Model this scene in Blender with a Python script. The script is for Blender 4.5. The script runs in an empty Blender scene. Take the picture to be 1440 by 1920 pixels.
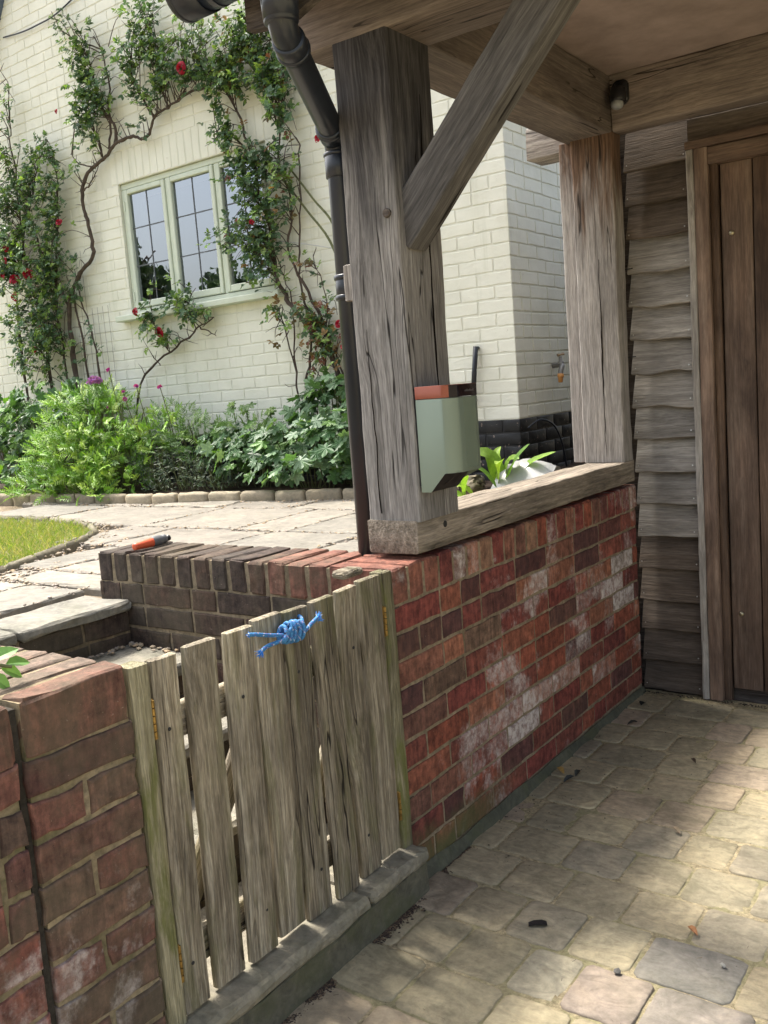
import bpy, math, random
import numpy as np
from mathutils import Vector, Matrix, Quaternion, noise
R = math.radians
random.seed(7)
sc = bpy.context.scene
col = sc.collection

# ------------------------------------------------------------------ camera
cam_d = bpy.data.cameras.new('camera'); cam = bpy.data.objects.new('camera', cam_d); col.objects.link(cam)
def cam_rot(yaw, pitch, roll):
    f = Vector((math.sin(yaw)*math.cos(pitch), math.cos(yaw)*math.cos(pitch), math.sin(pitch)))
    r = Vector((math.cos(yaw), -math.sin(yaw), 0)); u = r.cross(f)
    r2 = math.cos(roll)*r + math.sin(roll)*u; u2 = -math.sin(roll)*r + math.cos(roll)*u
    return Matrix((r2, u2, -f)).transposed()
cam.matrix_world = Matrix.Translation((1.369, -1.887, 1.335)) @ cam_rot(R(-36.2), R(-7.54), R(-4.43)).to_4x4()
cam_d.sensor_fit = 'HORIZONTAL'; cam_d.sensor_width = 36; cam_d.lens = 1717.7*36/1440
cam_d.clip_start = 0.05; cam_d.clip_end = 500
sc.camera = cam

# ------------------------------------------------------------------ world, sun, exposure
SUN_EL, SUN_DIR = R(59), Vector((-1, 0.17, 0)).normalized()
w = bpy.data.worlds.new('World'); sc.world = w; w.use_nodes = True
nt = w.node_tree; nt.nodes.clear()
sky = nt.nodes.new('ShaderNodeTexSky'); sky.sky_type = 'NISHITA'; sky.sun_disc = False
sky.sun_elevation = SUN_EL; sky.sun_rotation = math.atan2(SUN_DIR.x, SUN_DIR.y)
sky.air_density = 1.3; sky.dust_density = 6; sky.ozone_density = 1.0
bw = nt.nodes.new('ShaderNodeRGBToBW'); mx = nt.nodes.new('ShaderNodeMix'); mx.data_type = 'RGBA'; mx.inputs[0].default_value = 0.5
bg = nt.nodes.new('ShaderNodeBackground'); bg.inputs[1].default_value = 0.15
wo = nt.nodes.new('ShaderNodeOutputWorld')
nt.links.new(sky.outputs[0], bw.inputs[0]); nt.links.new(sky.outputs[0], mx.inputs[6]); nt.links.new(bw.outputs[0], mx.inputs[7])
nt.links.new(mx.outputs[2], bg.inputs[0]); nt.links.new(bg.outputs[0], wo.inputs[0])
sun_d = bpy.data.lights.new('sun', 'SUN'); sun = bpy.data.objects.new('sun', sun_d); col.objects.link(sun)
sun_d.energy = 2.6; sun_d.angle = R(9); sun_d.color = (1, 0.95, 0.87)
sd = Vector((SUN_DIR.x*math.cos(SUN_EL), SUN_DIR.y*math.cos(SUN_EL), math.sin(SUN_EL)))
sun.rotation_euler = sd.to_track_quat('Z', 'Y').to_euler(); sun.location = (-3, 0, 8)
sc.view_settings.view_transform = 'Standard'; sc.view_settings.look = 'None'
sc.view_settings.exposure = 1.58; sc.view_settings.gamma = 1

# ------------------------------------------------------------------ helpers: materials
def lin(r, g, b):
    return tuple((c/255/12.92 if c/255 <= .04045 else ((c/255+.055)/1.055)**2.4) for c in (r, g, b)) + (1,)
class NT:
    def __init__(s, name):
        s.m = bpy.data.materials.new(name); s.m.use_nodes = True; s.t = s.m.node_tree; s.t.nodes.clear()
        s.out = s.n('ShaderNodeOutputMaterial')
    def n(s, typ, **kw):
        nd = s.t.nodes.new(typ)
        for k, v in kw.items(): setattr(nd, k, v)
        return nd
    def l(s, a, b): s.t.links.new(a, b)
    def put(s, inp, v):
        if isinstance(v, bpy.types.NodeSocket): s.l(v, inp)
        else: inp.default_value = v
    def coord(s, obj=True, scale=(1, 1, 1), rnd=True):
        tc = s.n('ShaderNodeTexCoord'); v = tc.outputs['Object']
        if rnd:
            oi = s.n('ShaderNodeObjectInfo'); va = s.n('ShaderNodeVectorMath', operation='ADD')
            ml = s.n('ShaderNodeMath', operation='MULTIPLY'); s.l(oi.outputs['Random'], ml.inputs[0]); ml.inputs[1].default_value = 41.7
            s.l(v, va.inputs[0]); s.l(ml.outputs[0], va.inputs[1]); v = va.outputs[0]
        s.base = v
        return v
    def noise(s, v, scale=1, detail=4, rough=.55, dist=0., vscale=None):
        if vscale:
            mp = s.n('ShaderNodeMapping'); mp.inputs['Scale'].default_value = vscale; s.l(v, mp.inputs[0]); v = mp.outputs[0]
        nz = s.n('ShaderNodeTexNoise'); s.l(v, nz.inputs['Vector']); nz.inputs['Scale'].default_value = scale
        nz.inputs['Detail'].default_value = detail; nz.inputs['Roughness'].default_value = rough; nz.inputs['Distortion'].default_value = dist
        return nz.outputs['Fac']
    def ramp(s, f, stops, interp='LINEAR'):
        r = s.n('ShaderNodeValToRGB'); cr = r.color_ramp; cr.interpolation = interp
        while len(cr.elements) < len(stops): cr.elements.new(.5)
        for e, (p, c) in zip(cr.elements, stops):
            e.position = p; e.color = c if len(c) == 4 else tuple(c)+(1,)
        s.l(f, r.inputs[0]); return r.outputs[0]
    def sm(s, f, a, b, lo=0., hi=1.):
        m = s.n('ShaderNodeMapRange', interpolation_type='SMOOTHSTEP'); s.put(m.inputs[0], f)
        m.inputs[1].default_value = a; m.inputs[2].default_value = b; m.inputs[3].default_value = lo; m.inputs[4].default_value = hi
        return m.outputs[0]
    def math(s, op, a, b=0.):
        m = s.n('ShaderNodeMath', operation=op); s.put(m.inputs[0], a); s.put(m.inputs[1], b); return m.outputs[0]
    def mix(s, f, a, b, mode='MIX'):
        m = s.n('ShaderNodeMix', data_type='RGBA', blend_type=mode); s.put(m.inputs[0], f); s.put(m.inputs[6], a); s.put(m.inputs[7], b); return m.outputs[2]
    def attr(s, name):
        a = s.n('ShaderNodeAttribute', attribute_name=name); return a
    def bump(s, h, strength=.5, dist=.01, prev=None):
        b = s.n('ShaderNodeBump'); b.inputs['Strength'].default_value = strength; b.inputs['Distance'].default_value = dist
        s.l(h, b.inputs['Height'])
        if prev is not None: s.l(prev, b.inputs['Normal'])
        return b.outputs[0]
    def bsdf(s, color, rough=.8, normal=None, spec=.3, metal=0., **kw):
        p = s.n('ShaderNodeBsdfPrincipled'); s.put(p.inputs['Base Color'], color); s.put(p.inputs['Roughness'], rough)
        p.inputs['Specular IOR Level'].default_value = spec; p.inputs['Metallic'].default_value = metal
        for k, v in kw.items(): s.put(p.inputs[k.replace('_', ' ')], v)
        if normal is not None: s.l(normal, p.inputs['Normal'])
        s.l(p.outputs[0], s.out.inputs[0]); return p

def wood(name, dark, mid, light, stain=None, stain_at=None, moss=0., rough=.85, blotch=.5, bump=.5, cracks=1., grainscale=1., knots=.4, gain=1., contrast=.8):
    """grain runs along local X"""
    dark, mid, light = (tuple((m+(x-m)*contrast)*gain for x, m in zip(c, mid)) for c in (dark, mid, light))
    k = NT(name); v = k.coord(); g = grainscale
    # knots bend the grain
    vo = k.n('ShaderNodeTexVoronoi', feature='F1', distance='EUCLIDEAN'); mp = k.n('ShaderNodeMapping'); mp.inputs['Scale'].default_value = (1.3, 5, 5); k.l(v, mp.inputs[0]); k.l(mp.outputs[0], vo.inputs['Vector']); vo.inputs['Scale'].default_value = 1.
    kd = vo.outputs['Distance']; near = k.sm(kd, .05, .42, 1, 0)
    va = k.n('ShaderNodeVectorMath', operation='ADD'); cb = k.n('ShaderNodeCombineXYZ'); off = k.math('MULTIPLY', near, .045*knots); k.l(off, cb.inputs[1]); k.l(off, cb.inputs[2]); k.l(v, va.inputs[0]); k.l(cb.outputs[0], va.inputs[1]); v2 = va.outputs[0]
    wv = k.noise(v2, 1, 3, .5, 0, (2.5, 2.5, 2.5)); cb2 = k.n('ShaderNodeCombineXYZ'); ww = k.math('MULTIPLY', wv, .035); k.l(ww, cb2.inputs[1]); va2 = k.n('ShaderNodeVectorMath', operation='ADD'); k.l(v2, va2.inputs[0]); k.l(cb2.outputs[0], va2.inputs[1]); v2 = va2.outputs[0]
    a = k.noise(v2, 1, 5, .6, .1, (1.5*g, 46*g, 46*g)); d2 = k.noise(v2, 1, 4, .65, .05, (4.5, 120*g, 120*g)); b = k.noise(v2, 1, 3, .7, .05, (13, 230*g, 230*g)); c = k.noise(v, 1, 5, .6, .4, (2.6, 8, 8))
    cr = k.noise(v2, 1, 2, .5, .1, (.9, 22*g, 22*g)); cr2 = k.noise(v, 1, 2, .5, .5, (1.3, 7, 7))
    colr = k.ramp(k.math('ADD', k.math('MULTIPLY', a, .55), k.math('MULTIPLY', d2, .45)), [(.37, dark), (.5, mid), (.63, light)])
    colr = k.mix(.75*contrast, colr, k.ramp(b, [(.34, (.5, .5, .5)), (.5, (.98, .98, .98)), (.66, (1.5, 1.5, 1.5))]), 'MULTIPLY')
    colr = k.mix(blotch, colr, k.ramp(c, [(.34, (.52, .51, .52)), (.52, (1, 1, 1)), (.68, (1.4, 1.36, 1.32))]), 'MULTIPLY')
    oi = k.n('ShaderNodeObjectInfo'); hs = k.n('ShaderNodeHueSaturation'); k.l(colr, hs.inputs['Color']); k.l(k.sm(oi.outputs['Random'], 0, 1, .86, 1.18), hs.inputs['Value']); colr = hs.outputs[0]
    if knots: colr = k.mix(k.sm(kd, .03, .07, .7, 0), colr, tuple(x*.28 for x in dark)+(1,))
    if stain:
        tc = k.n('ShaderNodeTexCoord'); sx = k.n('ShaderNodeSeparateXYZ'); k.l(tc.outputs['Object'], sx.inputs[0])
        wob = k.math('ADD', sx.outputs[0], k.math('MULTIPLY', k.math('SUBTRACT', k.noise(v, 1, 5, .6, 1.2, (2.5, 16, 16)), .5), .9))
        f = k.sm(wob, stain_at[0], stain_at[1])
        sc_ = k.mix(.6, k.ramp(d2, [(.36, tuple(x*.55 for x in stain[:3])), (.52, stain), (.64, tuple(x*1.5 for x in stain[:3]))]), k.ramp(b, [(.3, (.6, .6, .6)), (.7, (1.3, 1.3, 1.3))]), 'MULTIPLY')
        colr = k.mix(f, colr, sc_)
    if moss:
        mf = k.math('MULTIPLY', k.sm(k.noise(v, 1, 6, .68, .3, (4, 16, 16)), .46, .62), moss)
        colr = k.mix(mf, colr, (.13, .14, .04, 1))
    crm = k.sm(k.math('ABSOLUTE', k.math('SUBTRACT', cr, .5)), .0025, .011)
    crm = k.math('MAXIMUM', crm, k.math('SUBTRACT', 1., k.sm(cr2, .54, .62)))
    if cracks: colr = k.mix(k.math('MULTIPLY', k.math('SUBTRACT', 1., crm), .9*cracks), colr, (.010, .008, .007, 1))
    h = k.math('ADD', k.math('ADD', k.math('MULTIPLY', a, .6), k.math('MULTIPLY', d2, .9)), k.math('ADD', k.math('MULTIPLY', b, .4), k.math('MULTIPLY', crm, 1.2*cracks)))
    k.bsdf(colr, rough, k.bump(h, bump, .007), .2)
    return k.m

def plain(name, c, rough=.6, spec=.4, metal=0., nz=.0, nscale=20, bump=0., **kw):
    k = NT(name); v = k.coord()
    cc = c if len(c) == 4 else tuple(c)+(1,)
    if nz:
        f = k.noise(v, nscale, 5, .6)
        cc = k.mix(1., cc, k.ramp(f, [(.3, (1-nz,)*3), (.7, (1+nz,)*3)]), 'MULTIPLY')
    nrm = k.bump(k.noise(v, nscale*3, 4, .6), bump, .003) if bump else None
    k.bsdf(cc, rough, nrm, spec, metal, **kw); return k.m

def brick_mat(name, salt=True, grime=0., moss=0.):
    k = NT(name); v = k.coord(rnd=False); t = k.attr('tint')
    f1 = k.noise(v, 32, 6, .68); f2 = k.noise(v, 9, 5, .65, .6); f3 = k.noise(v, 150, 3, .7)
    c = k.mix(.85, t.outputs[0], k.ramp(f1, [(.3, (.38, .36, .37)), (.5, (1, 1, 1)), (.7, (1.75, 1.65, 1.6))]), 'MULTIPLY')
    c = k.mix(.7, c, k.ramp(f2, [(.3, (.55, .52, .55)), (.55, (1, 1, 1)), (.72, (1.35, 1.2, 1.1))]), 'MULTIPLY')
    st = k.noise(v, 1, 5, .65, .4, (70, 70, 9))
    c = k.mix(.6, c, k.ramp(st, [(.34, (.55, .5, .52)), (.5, (1, 1, 1)), (.66, (1.5, 1.4, 1.4))]), 'MULTIPLY')
    c = k.mix(k.sm(f3, .66, .75, 0, .55), c, (.5, .42, .33, 1))      # grit
    c = k.mix(k.sm(k.noise(v, 60, 4, .7), .64, .72, 0, .7), c, (.03, .022, .022, 1))
    if salt:
        sv = k.noise(v, 1, 6, .7, .5, (14, 20, 9)); sv2 = k.noise(v, 90, 4, .7)
        s = k.math('ADD', k.attr('salt').outputs[2], k.sm(k.noise(v, 2.6, 6, .66, .5), .47, .62, 0, .46))
        s = k.sm(k.math('ADD', k.math('ADD', s, k.math('MULTIPLY', sv, .9)), k.math('MULTIPLY', sv2, .45)), 1.0, 1.6, 0, .95)
        s = k.math('MULTIPLY', s, k.sm(k.noise(v, 38, 5, .7), .36, .6, .3, 1)); c = k.mix(s, c, (.58, .52, .48, 1))
    if salt:
        dk = k.math('MULTIPLY', k.attr('salt').outputs[2], -1.)
        dn = k.noise(v, 1, 6, .7, .6, (16, 17, 14))
        c = k.mix(k.sm(k.math('ADD', k.math('ADD', dk, k.math('MULTIPLY', dn, .9)), k.math('MULTIPLY', f1, .3)), .80, 1.35, 0, .62), c, (.035, .024, .026, 1))
    if grime:
        g = k.sm(k.noise(v, 4, 5, .65, .5), .4, .65, 0, grime)
        c = k.mix(g, c, (.11, .095, .062, 1))
    if moss:
        sx = k.n('ShaderNodeSeparateXYZ'); k.l(v, sx.inputs[0])
        z = k.math('ADD', sx.outputs[2], k.math('MULTIPLY', k.noise(v, 9, 5, .7), .16))
        y = k.sm(k.math('ADD', sx.outputs[1], k.math('MULTIPLY', k.noise(v, 5, 3, .6), .3)), .35, .8, 1, 0)
        c = k.mix(k.math('MULTIPLY', k.math('MULTIPLY', k.sm(z, .14, .24, 1, 0), y), moss), c, (.10, .115, .045, 1))
    h = k.math('ADD', k.math('MULTIPLY', f1, 1.), k.math('MULTIPLY', f3, .5))
    k.bsdf(c, .88, k.bump(h, .5, .006), .25); return k.m

# ------------------------------------------------------------------ helpers: meshes
class MB:
    def __init__(s): s.v = []; s.f = []; s.t = []; s.s = []; s.loc = Vector((0, 0, 0))
    def add(s, vs, fs, tint=(1, 1, 1), salt=0.):
        b = len(s.v); s.v.extend([tuple(p) for p in vs]); s.f.extend([tuple(b+i for i in f) for f in fs])
        s.t.extend([tint]*len(fs)); s.s.extend([salt]*len(fs))
    def box(s, x0, x1, y0, y1, z0, z1, tint=(1, 1, 1)):
        s.add([(x0,y0,z0),(x1,y0,z0),(x1,y1,z0),(x0,y1,z0),(x0,y0,z1),(x1,y0,z1),(x1,y1,z1),(x0,y1,z1)],
              [(0,3,2,1),(4,5,6,7),(0,1,5,4),(1,2,6,5),(2,3,7,6),(3,0,4,7)], tint)
    def build(s, name, m, parent=None, smooth=False, loc=None, kind=None):
        me = bpy.data.meshes.new(name)
        vs = s.v
        if loc is not None: vs = [(a-loc[0], b-loc[1], c-loc[2]) for a, b, c in vs]
        me.from_pydata(vs, [], s.f)
        a = me.attributes.new('tint', 'FLOAT_COLOR', 'FACE')
        a.data.foreach_set('color', np.array([tuple(t)+(1,) for t in s.t], dtype=np.float32).ravel())
        if any(s.s):
            b = me.attributes.new('salt', 'FLOAT', 'FACE'); b.data.foreach_set('value', np.array(s.s, dtype=np.float32))
        me.materials.append(m)
        if smooth: me.polygons.foreach_set('use_smooth', [True]*len(s.f))
        me.update()
        o = bpy.data.objects.new(name, me); col.objects.link(o)
        if loc is not None: o.location = loc
        if parent: o.parent = parent
        if kind: o['kind'] = kind
        return o
def tag(o, label, cat, group=None, kind=None):
    o['label'] = label; o['category'] = cat
    if group: o['group'] = group
    if kind: o['kind'] = kind
    return o
def empty(name, loc, label, cat, group=None, rot=None):
    o = bpy.data.objects.new(name, None); col.objects.link(o); o.location = loc; o.empty_display_size = .1
    if rot: o.rotation_euler = rot
    return tag(o, label, cat, group)
def child(o, root):
    """parent o (built in world coordinates) to root without moving it (roots here have no rotation)"""
    o.parent = root; o.location = Vector(o.location) - root.location; return o
def nz(p, s=1., seed=0.):
    return noise.noise(Vector((p[0]*s+seed, p[1]*s+seed*1.7, p[2]*s-seed)))

def frame_box(mb, o, u, v, n, w, h, depth, tint, salt=0., bev=.004, jit=.0015, nu=4, nv=2):
    """a brick face: w along u, h along v, front at n=0, sides going back to n=-depth, rounded irregular rim"""
    o, u, v, n = map(Vector, (o, u, v, n)); a, b = w/2, h/2
    per = [(-a+2*a*i/nu, -b) for i in range(nu)] + [(a, -b+2*b*i/nv) for i in range(nv)] + \
          [(a-2*a*i/nu, b) for i in range(nu)] + [(-a, b-2*b*i/nv) for i in range(nv)]
    N = len(per); rings = []
    jj = [(random.gauss(0, jit), random.gauss(0, jit)) for _ in per]
    for dn, ins in ((-depth, -.0), (-bev, 0.), (-bev*.3, bev*.35), (0, bev*1.2)):
        rings.append([o + u*(x*(1-ins/a)+j[0]) + v*(y*(1-ins/b)+j[1]) + n*(dn + (random.gauss(0, jit*.25) if dn > -depth else 0)) for (x, y), j in zip(per, jj)])
    vs = [p for r in rings for p in r]
    fs = [(k*N+i, k*N+(i+1) % N, (k+1)*N+(i+1) % N, (k+1)*N+i) for k in range(3) for i in range(N)]
    fs.append(tuple(range(3*N, 4*N)))
    mb.add(vs, fs, tint, salt)

def block(mb, c, d, tint=(1, 1, 1), salt=0., bev=.004, jit=.001, rot=None, sub=(3, 2, 2), wob=0., seed=0.):
    """a solid worn block, centre c, size d: subdivided box with rounded arrises and noise"""
    n = [max(1, k) for k in sub]; idx = {}; vs = []; fs = []
    c = Vector(c); hd = Vector(d)/2
    def vert(i, j, k):
        key = (i, j, k)
        if key in idx: return idx[key]
        def ax(t, m, h):    # two extra loops near the arris
            if t == 0: return -h
            if t == m: return h
            if t == 1: return -h+bev*1.5
            if t == m-1: return h-bev*1.5
            return -h + 2*h*(t-1)/(m-2)
        p = Vector((ax(i, N[0], hd.x), ax(j, N[1], hd.y), ax(k, N[2], hd.z)))
        ext = [(i in (0, N[0])), (j in (0, N[1])), (k in (0, N[2]))]
        if sum(ext) >= 2:
            for a_, e in enumerate(ext):
                if e: p[a_] -= math.copysign(bev*(.55 if sum(ext) == 2 else .8), p[a_])
        q = p + Vector((random.gauss(0, jit), random.gauss(0, jit), random.gauss(0, jit)))
        if wob:
            wv = c + p
            q += Vector((nz(wv, 7, seed), nz(wv, 7, seed+9), nz(wv, 7, seed+17)))*wob
        if rot is not None: q = rot @ q
        idx[key] = len(vs); vs.append(c+q); return idx[key]
    N = [k+2 for k in n]
    for i in range(N[0]):
        for j in range(N[1]):
            fs.append((vert(i,j,0), vert(i,j+1,0), vert(i+1,j+1,0), vert(i+1,j,0)))
            fs.append((vert(i,j,N[2]), vert(i+1,j,N[2]), vert(i+1,j+1,N[2]), vert(i,j+1,N[2])))
    for i in range(N[0]):
        for k in range(N[2]):
            fs.append((vert(i,0,k), vert(i+1,0,k), vert(i+1,0,k+1), vert(i,0,k+1)))
            fs.append((vert(i,N[1],k), vert(i,N[1],k+1), vert(i+1,N[1],k+1), vert(i+1,N[1],k)))
    for j in range(N[1]):
        for k in range(N[2]):
            fs.append((vert(0,j,k), vert(0,j,k+1), vert(0,j+1,k+1), vert(0,j+1,k)))
            fs.append((vert(N[0],j,k), vert(N[0],j+1,k), vert(N[0],j+1,k+1), vert(N[0],j,k+1)))
    mb.add(vs, fs, tint, salt)

def timber(name, p0, p1, w, h, m, parent=None, up=(0, 0, 1), bev=.006, wob=.0018, seg=.05, wavy=0., bow=0., smooth=True):
    """timber from p0 to p1 (centre line); local X along it, w along local Y, h along local Z(~up)"""
    p0, p1 = Vector(p0), Vector(p1); L = (p1-p0).length; x = (p1-p0).normalized()
    z = (Vector(up) - x*Vector(up).dot(x)).normalized(); y = z.cross(x)
    prof = []
    for sy, sz in ((1, 1), (-1, 1), (-1, -1), (1, -1)):
        cx, cz = sy*(w/2-bev), sz*(h/2-bev)
        a0 = {(1, 1): 0, (-1, 1): 90, (-1, -1): 180, (1, -1): 270}[(sy, sz)]
        for k in range(4): a = R(a0+k*30); prof.append((cx+bev*math.cos(a), cz+bev*math.sin(a)))
        # an extra mid-face point after each corner
        nxt = {(1, 1): (0, h/2), (-1, 1): (-w/2, 0), (-1, -1): (0, -h/2), (1, -1): (w/2, 0)}[(sy, sz)]
        prof.append(nxt)
    n = max(2, int(L/seg)); P = len(prof); sd_ = random.random()*50; vs = []; fs = []
    for i in range(n+1):
        t = i/n; s = 1.
        for (a, b) in prof:
            q = Vector((t*L, a*s, b*s)); d = Vector((0, nz((q.x, a, b), 5, sd_), nz((q.x, a, b), 5, sd_+7)))*wob*1.6 + Vector((0, nz(q, 26, sd_), nz(q, 26, sd_+3)))*wob*.7
            if i in (0, n): q.x += nz((0, a*20, b*20), 1, sd_+i)*wob
            q += d; q.z += bow*math.sin(math.pi*t)
            if wavy and b < 0: q.z += wavy*nz((t*L*1.0, 0, 0), 9, sd_)
            vs.append(q)
    for i in range(n):
        for k in range(P):
            k2 = (k+1) % P; fs.append((i*P+k, i*P+k2, (i+1)*P+k2, (i+1)*P+k))
    # end caps with a slight chamfer ring
    for i, sgn in ((0, -1), (n, 1)):
        base = len(vs)
        for k in range(P):
            q = vs[i*P+k]; vs.append(Vector((q.x+sgn*.002, q.y*(1-.004/(w/2)), q.z*(1-.004/(h/2)))))
        for k in range(P):
            k2 = (k+1) % P
            fs.append((i*P+k2, i*P+k, base+k, base+k2) if sgn < 0 else (i*P+k, i*P+k2, base+k2, base+k))
        fs.append(tuple(range(base+P-1, base-1, -1)) if sgn < 0 else tuple(range(base, base+P)))
    mb = MB(); mb.add(vs, fs); o = mb.build(name, m, None, smooth)
    M = Matrix((x, y, z)).transposed().to_4x4(); M.translation = p0
    o.matrix_world = M
    if smooth:
        o.data.polygons.foreach_set('use_smooth', [True]*len(fs)); o.data.polygons[-1].use_smooth = False
        try: o.data.set_sharp_from_angle(angle=R(50))
        except Exception: pass
    if parent:
        o.parent = parent; M2 = M.copy(); M2.translation = p0 - parent.location; o.matrix_basis = M2
    return o

def tube_pts(pts, rad, sides=8, closed=False, cap=True):
    pts = [Vector(p) for p in pts]; n = len(pts); rads = rad if isinstance(rad, (list, tuple)) else [rad]*n
    vs = []; fs = []; ref = None
    for i, p in enumerate(pts):
        t = (pts[min(i+1, n-1)]-pts[max(i-1, 0)]).normalized()
        if ref is None: ref = t.orthogonal().normalized()
        ref = (ref - t*ref.dot(t)).normalized(); b = t.cross(ref)
        for k in range(sides): a = 2*math.pi*k/sides; vs.append(p + (ref*math.cos(a)+b*math.sin(a))*rads[i])
    for i in range(n-1):
        for k in range(sides): k2 = (k+1) % sides; fs.append((i*sides+k, i*sides+k2, (i+1)*sides+k2, (i+1)*sides+k))
    if cap: fs.append(tuple(range(sides-1, -1, -1))); fs.append(tuple(range((n-1)*sides, n*sides)))
    return vs, fs
def smooth_path(pts, k=6):
    pts = [Vector(p) for p in pts]; out = []
    for i in range(len(pts)-1):
        p0, p1, p2, p3 = pts[max(i-1, 0)], pts[i], pts[i+1], pts[min(i+2, len(pts)-1)]
        for j in range(k):
            t = j/k; out.append(.5*((2*p1)+(-p0+p2)*t+(2*p0-5*p1+4*p2-p3)*t*t+(-p0+3*p1-3*p2+p3)*t**3))
    out.append(pts[-1]); return out
def lathe(profile, origin, axis, sides=20):
    """profile: (distance along axis, radius)"""
    ax = Vector(axis).normalized(); u = ax.orthogonal().normalized(); b = ax.cross(u); o = Vector(origin)
    vs = [o+ax*d+(u*math.cos(2*math.pi*k/sides)+b*math.sin(2*math.pi*k/sides))*r for d, r in profile for k in range(sides)]
    fs = [(i*sides+k, i*sides+(k+1) % sides, (i+1)*sides+(k+1) % sides, (i+1)*sides+k) for i in range(len(profile)-1) for k in range(sides)]
    fs.append(tuple(range(sides-1, -1, -1))); fs.append(tuple(range((len(profile)-1)*sides, len(profile)*sides)))
    return vs, fs

# ------------------------------------------------------------------ materials
M_OAK = wood('oak_silver', (.13, .115, .10), (.27, .245, .22), (.42, .39, .35), blotch=.55, bump=.6)
M_OAKPOST = wood('oak_post_silver', (.112, .104, .096), (.21, .198, .185), (.315, .30, .283), blotch=.35, stain=(.062, .058, .058), stain_at=(.70, 1.15), bump=.6, cracks=1., gain=.95)
M_OAKFAR = wood('oak_post_stained', (.22, .20, .18), (.34, .315, .29), (.46, .43, .40), blotch=.4, stain=(.12, .074, .048), stain_at=(.85, 1.2), bump=.5, cracks=.9, gain=.85)
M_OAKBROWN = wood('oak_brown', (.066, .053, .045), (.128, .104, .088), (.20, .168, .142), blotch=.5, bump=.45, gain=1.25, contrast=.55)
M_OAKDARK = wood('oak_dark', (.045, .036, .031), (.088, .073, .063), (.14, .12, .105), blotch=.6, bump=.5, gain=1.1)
M_SILL = wood('oak_sill', (.10, .085, .066), (.21, .178, .14), (.34, .29, .235), blotch=.6, bump=.8, grainscale=.8, gain=.9)
M_GATE = wood('gate_board', (.13, .108, .078), (.245, .21, .152), (.39, .35, .27), contrast=.95, moss=.3, blotch=.8, bump=1., grainscale=.95)
M_GATEMOSS = wood('gate_post_mossy', (.10, .09, .055), (.20, .18, .11), (.32, .29, .20), gain=1.1, moss=.8, blotch=.7, bump=.9, grainscale=1.2)
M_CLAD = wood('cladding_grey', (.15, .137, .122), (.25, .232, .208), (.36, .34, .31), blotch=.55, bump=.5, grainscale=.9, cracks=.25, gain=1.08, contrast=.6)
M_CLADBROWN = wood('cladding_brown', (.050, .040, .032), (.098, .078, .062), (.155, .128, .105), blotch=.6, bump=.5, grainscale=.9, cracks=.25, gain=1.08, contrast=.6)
M_DOOR = wood('door_oak', (.070, .046, .034), (.135, .092, .068), (.23, .175, .135), blotch=.9, bump=.3, grainscale=.8, cracks=.2, rough=.6, gain=1.05, contrast=.5)
M_DOORDK = wood('door_oak_dark', (.045, .027, .018), (.085, .055, .038), (.14, .10, .075), blotch=.9, bump=.3, grainscale=.8, cracks=.2, rough=.6, gain=1.15, contrast=.5)
M_RED = brick_mat('red_brick', moss=.8)
M_BROWN = brick_mat('brown_brick', salt=False, grime=.45)
M_OLD = brick_mat('weathered_brick', salt=True, grime=.5)
def mortar_mat(name, c, moss=0.):
    k = NT(name); v = k.coord(rnd=False)
    f = k.noise(v, 60, 6, .7); f2 = k.noise(v, 7, 4, .6)
    cc = k.mix(1, c+(1,), k.ramp(f, [(.3, (.6, .6, .6)), (.7, (1.35, 1.3, 1.25))]), 'MULTIPLY')
    cc = k.mix(.8, cc, k.ramp(f2, [(.3, (.55, .55, .5)), (.65, (1.15, 1.15, 1.15))]), 'MULTIPLY')
    if moss: cc = k.mix(k.sm(k.noise(v, 5, 5, .7), .45, .65, 0, moss), cc, (.07, .08, .03, 1))
    k.bsdf(cc, .95, k.bump(f, .8, .006), .1); return k.m
M_MORTAR = mortar_mat('mortar', (.26, .215, .15)); M_MORTAR2 = mortar_mat('mortar_mossy', (.27, .225, .15), .5)
def paint_brick(name):
    k = NT(name); v = k.coord(rnd=False); t = k.attr('tint')
    f = k.noise(v, 45, 5, .6); f2 = k.noise(v, 3, 4, .6, .5); f3 = k.noise(v, 24, 5, .7)
    c = k.mix(1, t.outputs[0], k.ramp(f2, [(.3, (.92, .92, .90)), (.6, (1.02, 1.02, 1.02))]), 'MULTIPLY')
    c = k.mix(k.sm(f3, .67, .73, 0, .6), c, (.40, .38, .29, 1))
    dr = k.noise(v, 1, 5, .65, .2, (13, 13, 1.1)); c = k.mix(k.sm(dr, .56, .72, 0, .28), c, (.50, .52, .38, 1))
    c = k.mix(k.sm(k.noise(v, 1.6, 6, .7), .56, .74, 0, .22), c, (.55, .55, .45, 1))
    k.bsdf(c, .7, k.bump(k.math('ADD', f, k.math('MULTIPLY', k.noise(v, 12, 3, .5), 2.)), .45, .004), .3); return k.m
M_PBRICK = paint_brick('painted_brick')
def plinth_mat():
    k = NT('black_plinth_paint'); v = k.coord(rnd=False)
    f = k.noise(v, 38, 5, .7)
    c = k.mix(k.sm(f, .63, .68), (.010, .011, .013, 1), (.33, .25, .20, 1))
    c = k.mix(k.sm(k.noise(v, 5, 4, .6), .45, .7, 0, .35), c, (.06, .055, .055, 1))
    k.bsdf(c, .45, k.bump(k.noise(v, 20, 4, .6), .5, .006), .4); return k.m
M_PLINTH = plinth_mat()
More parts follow.
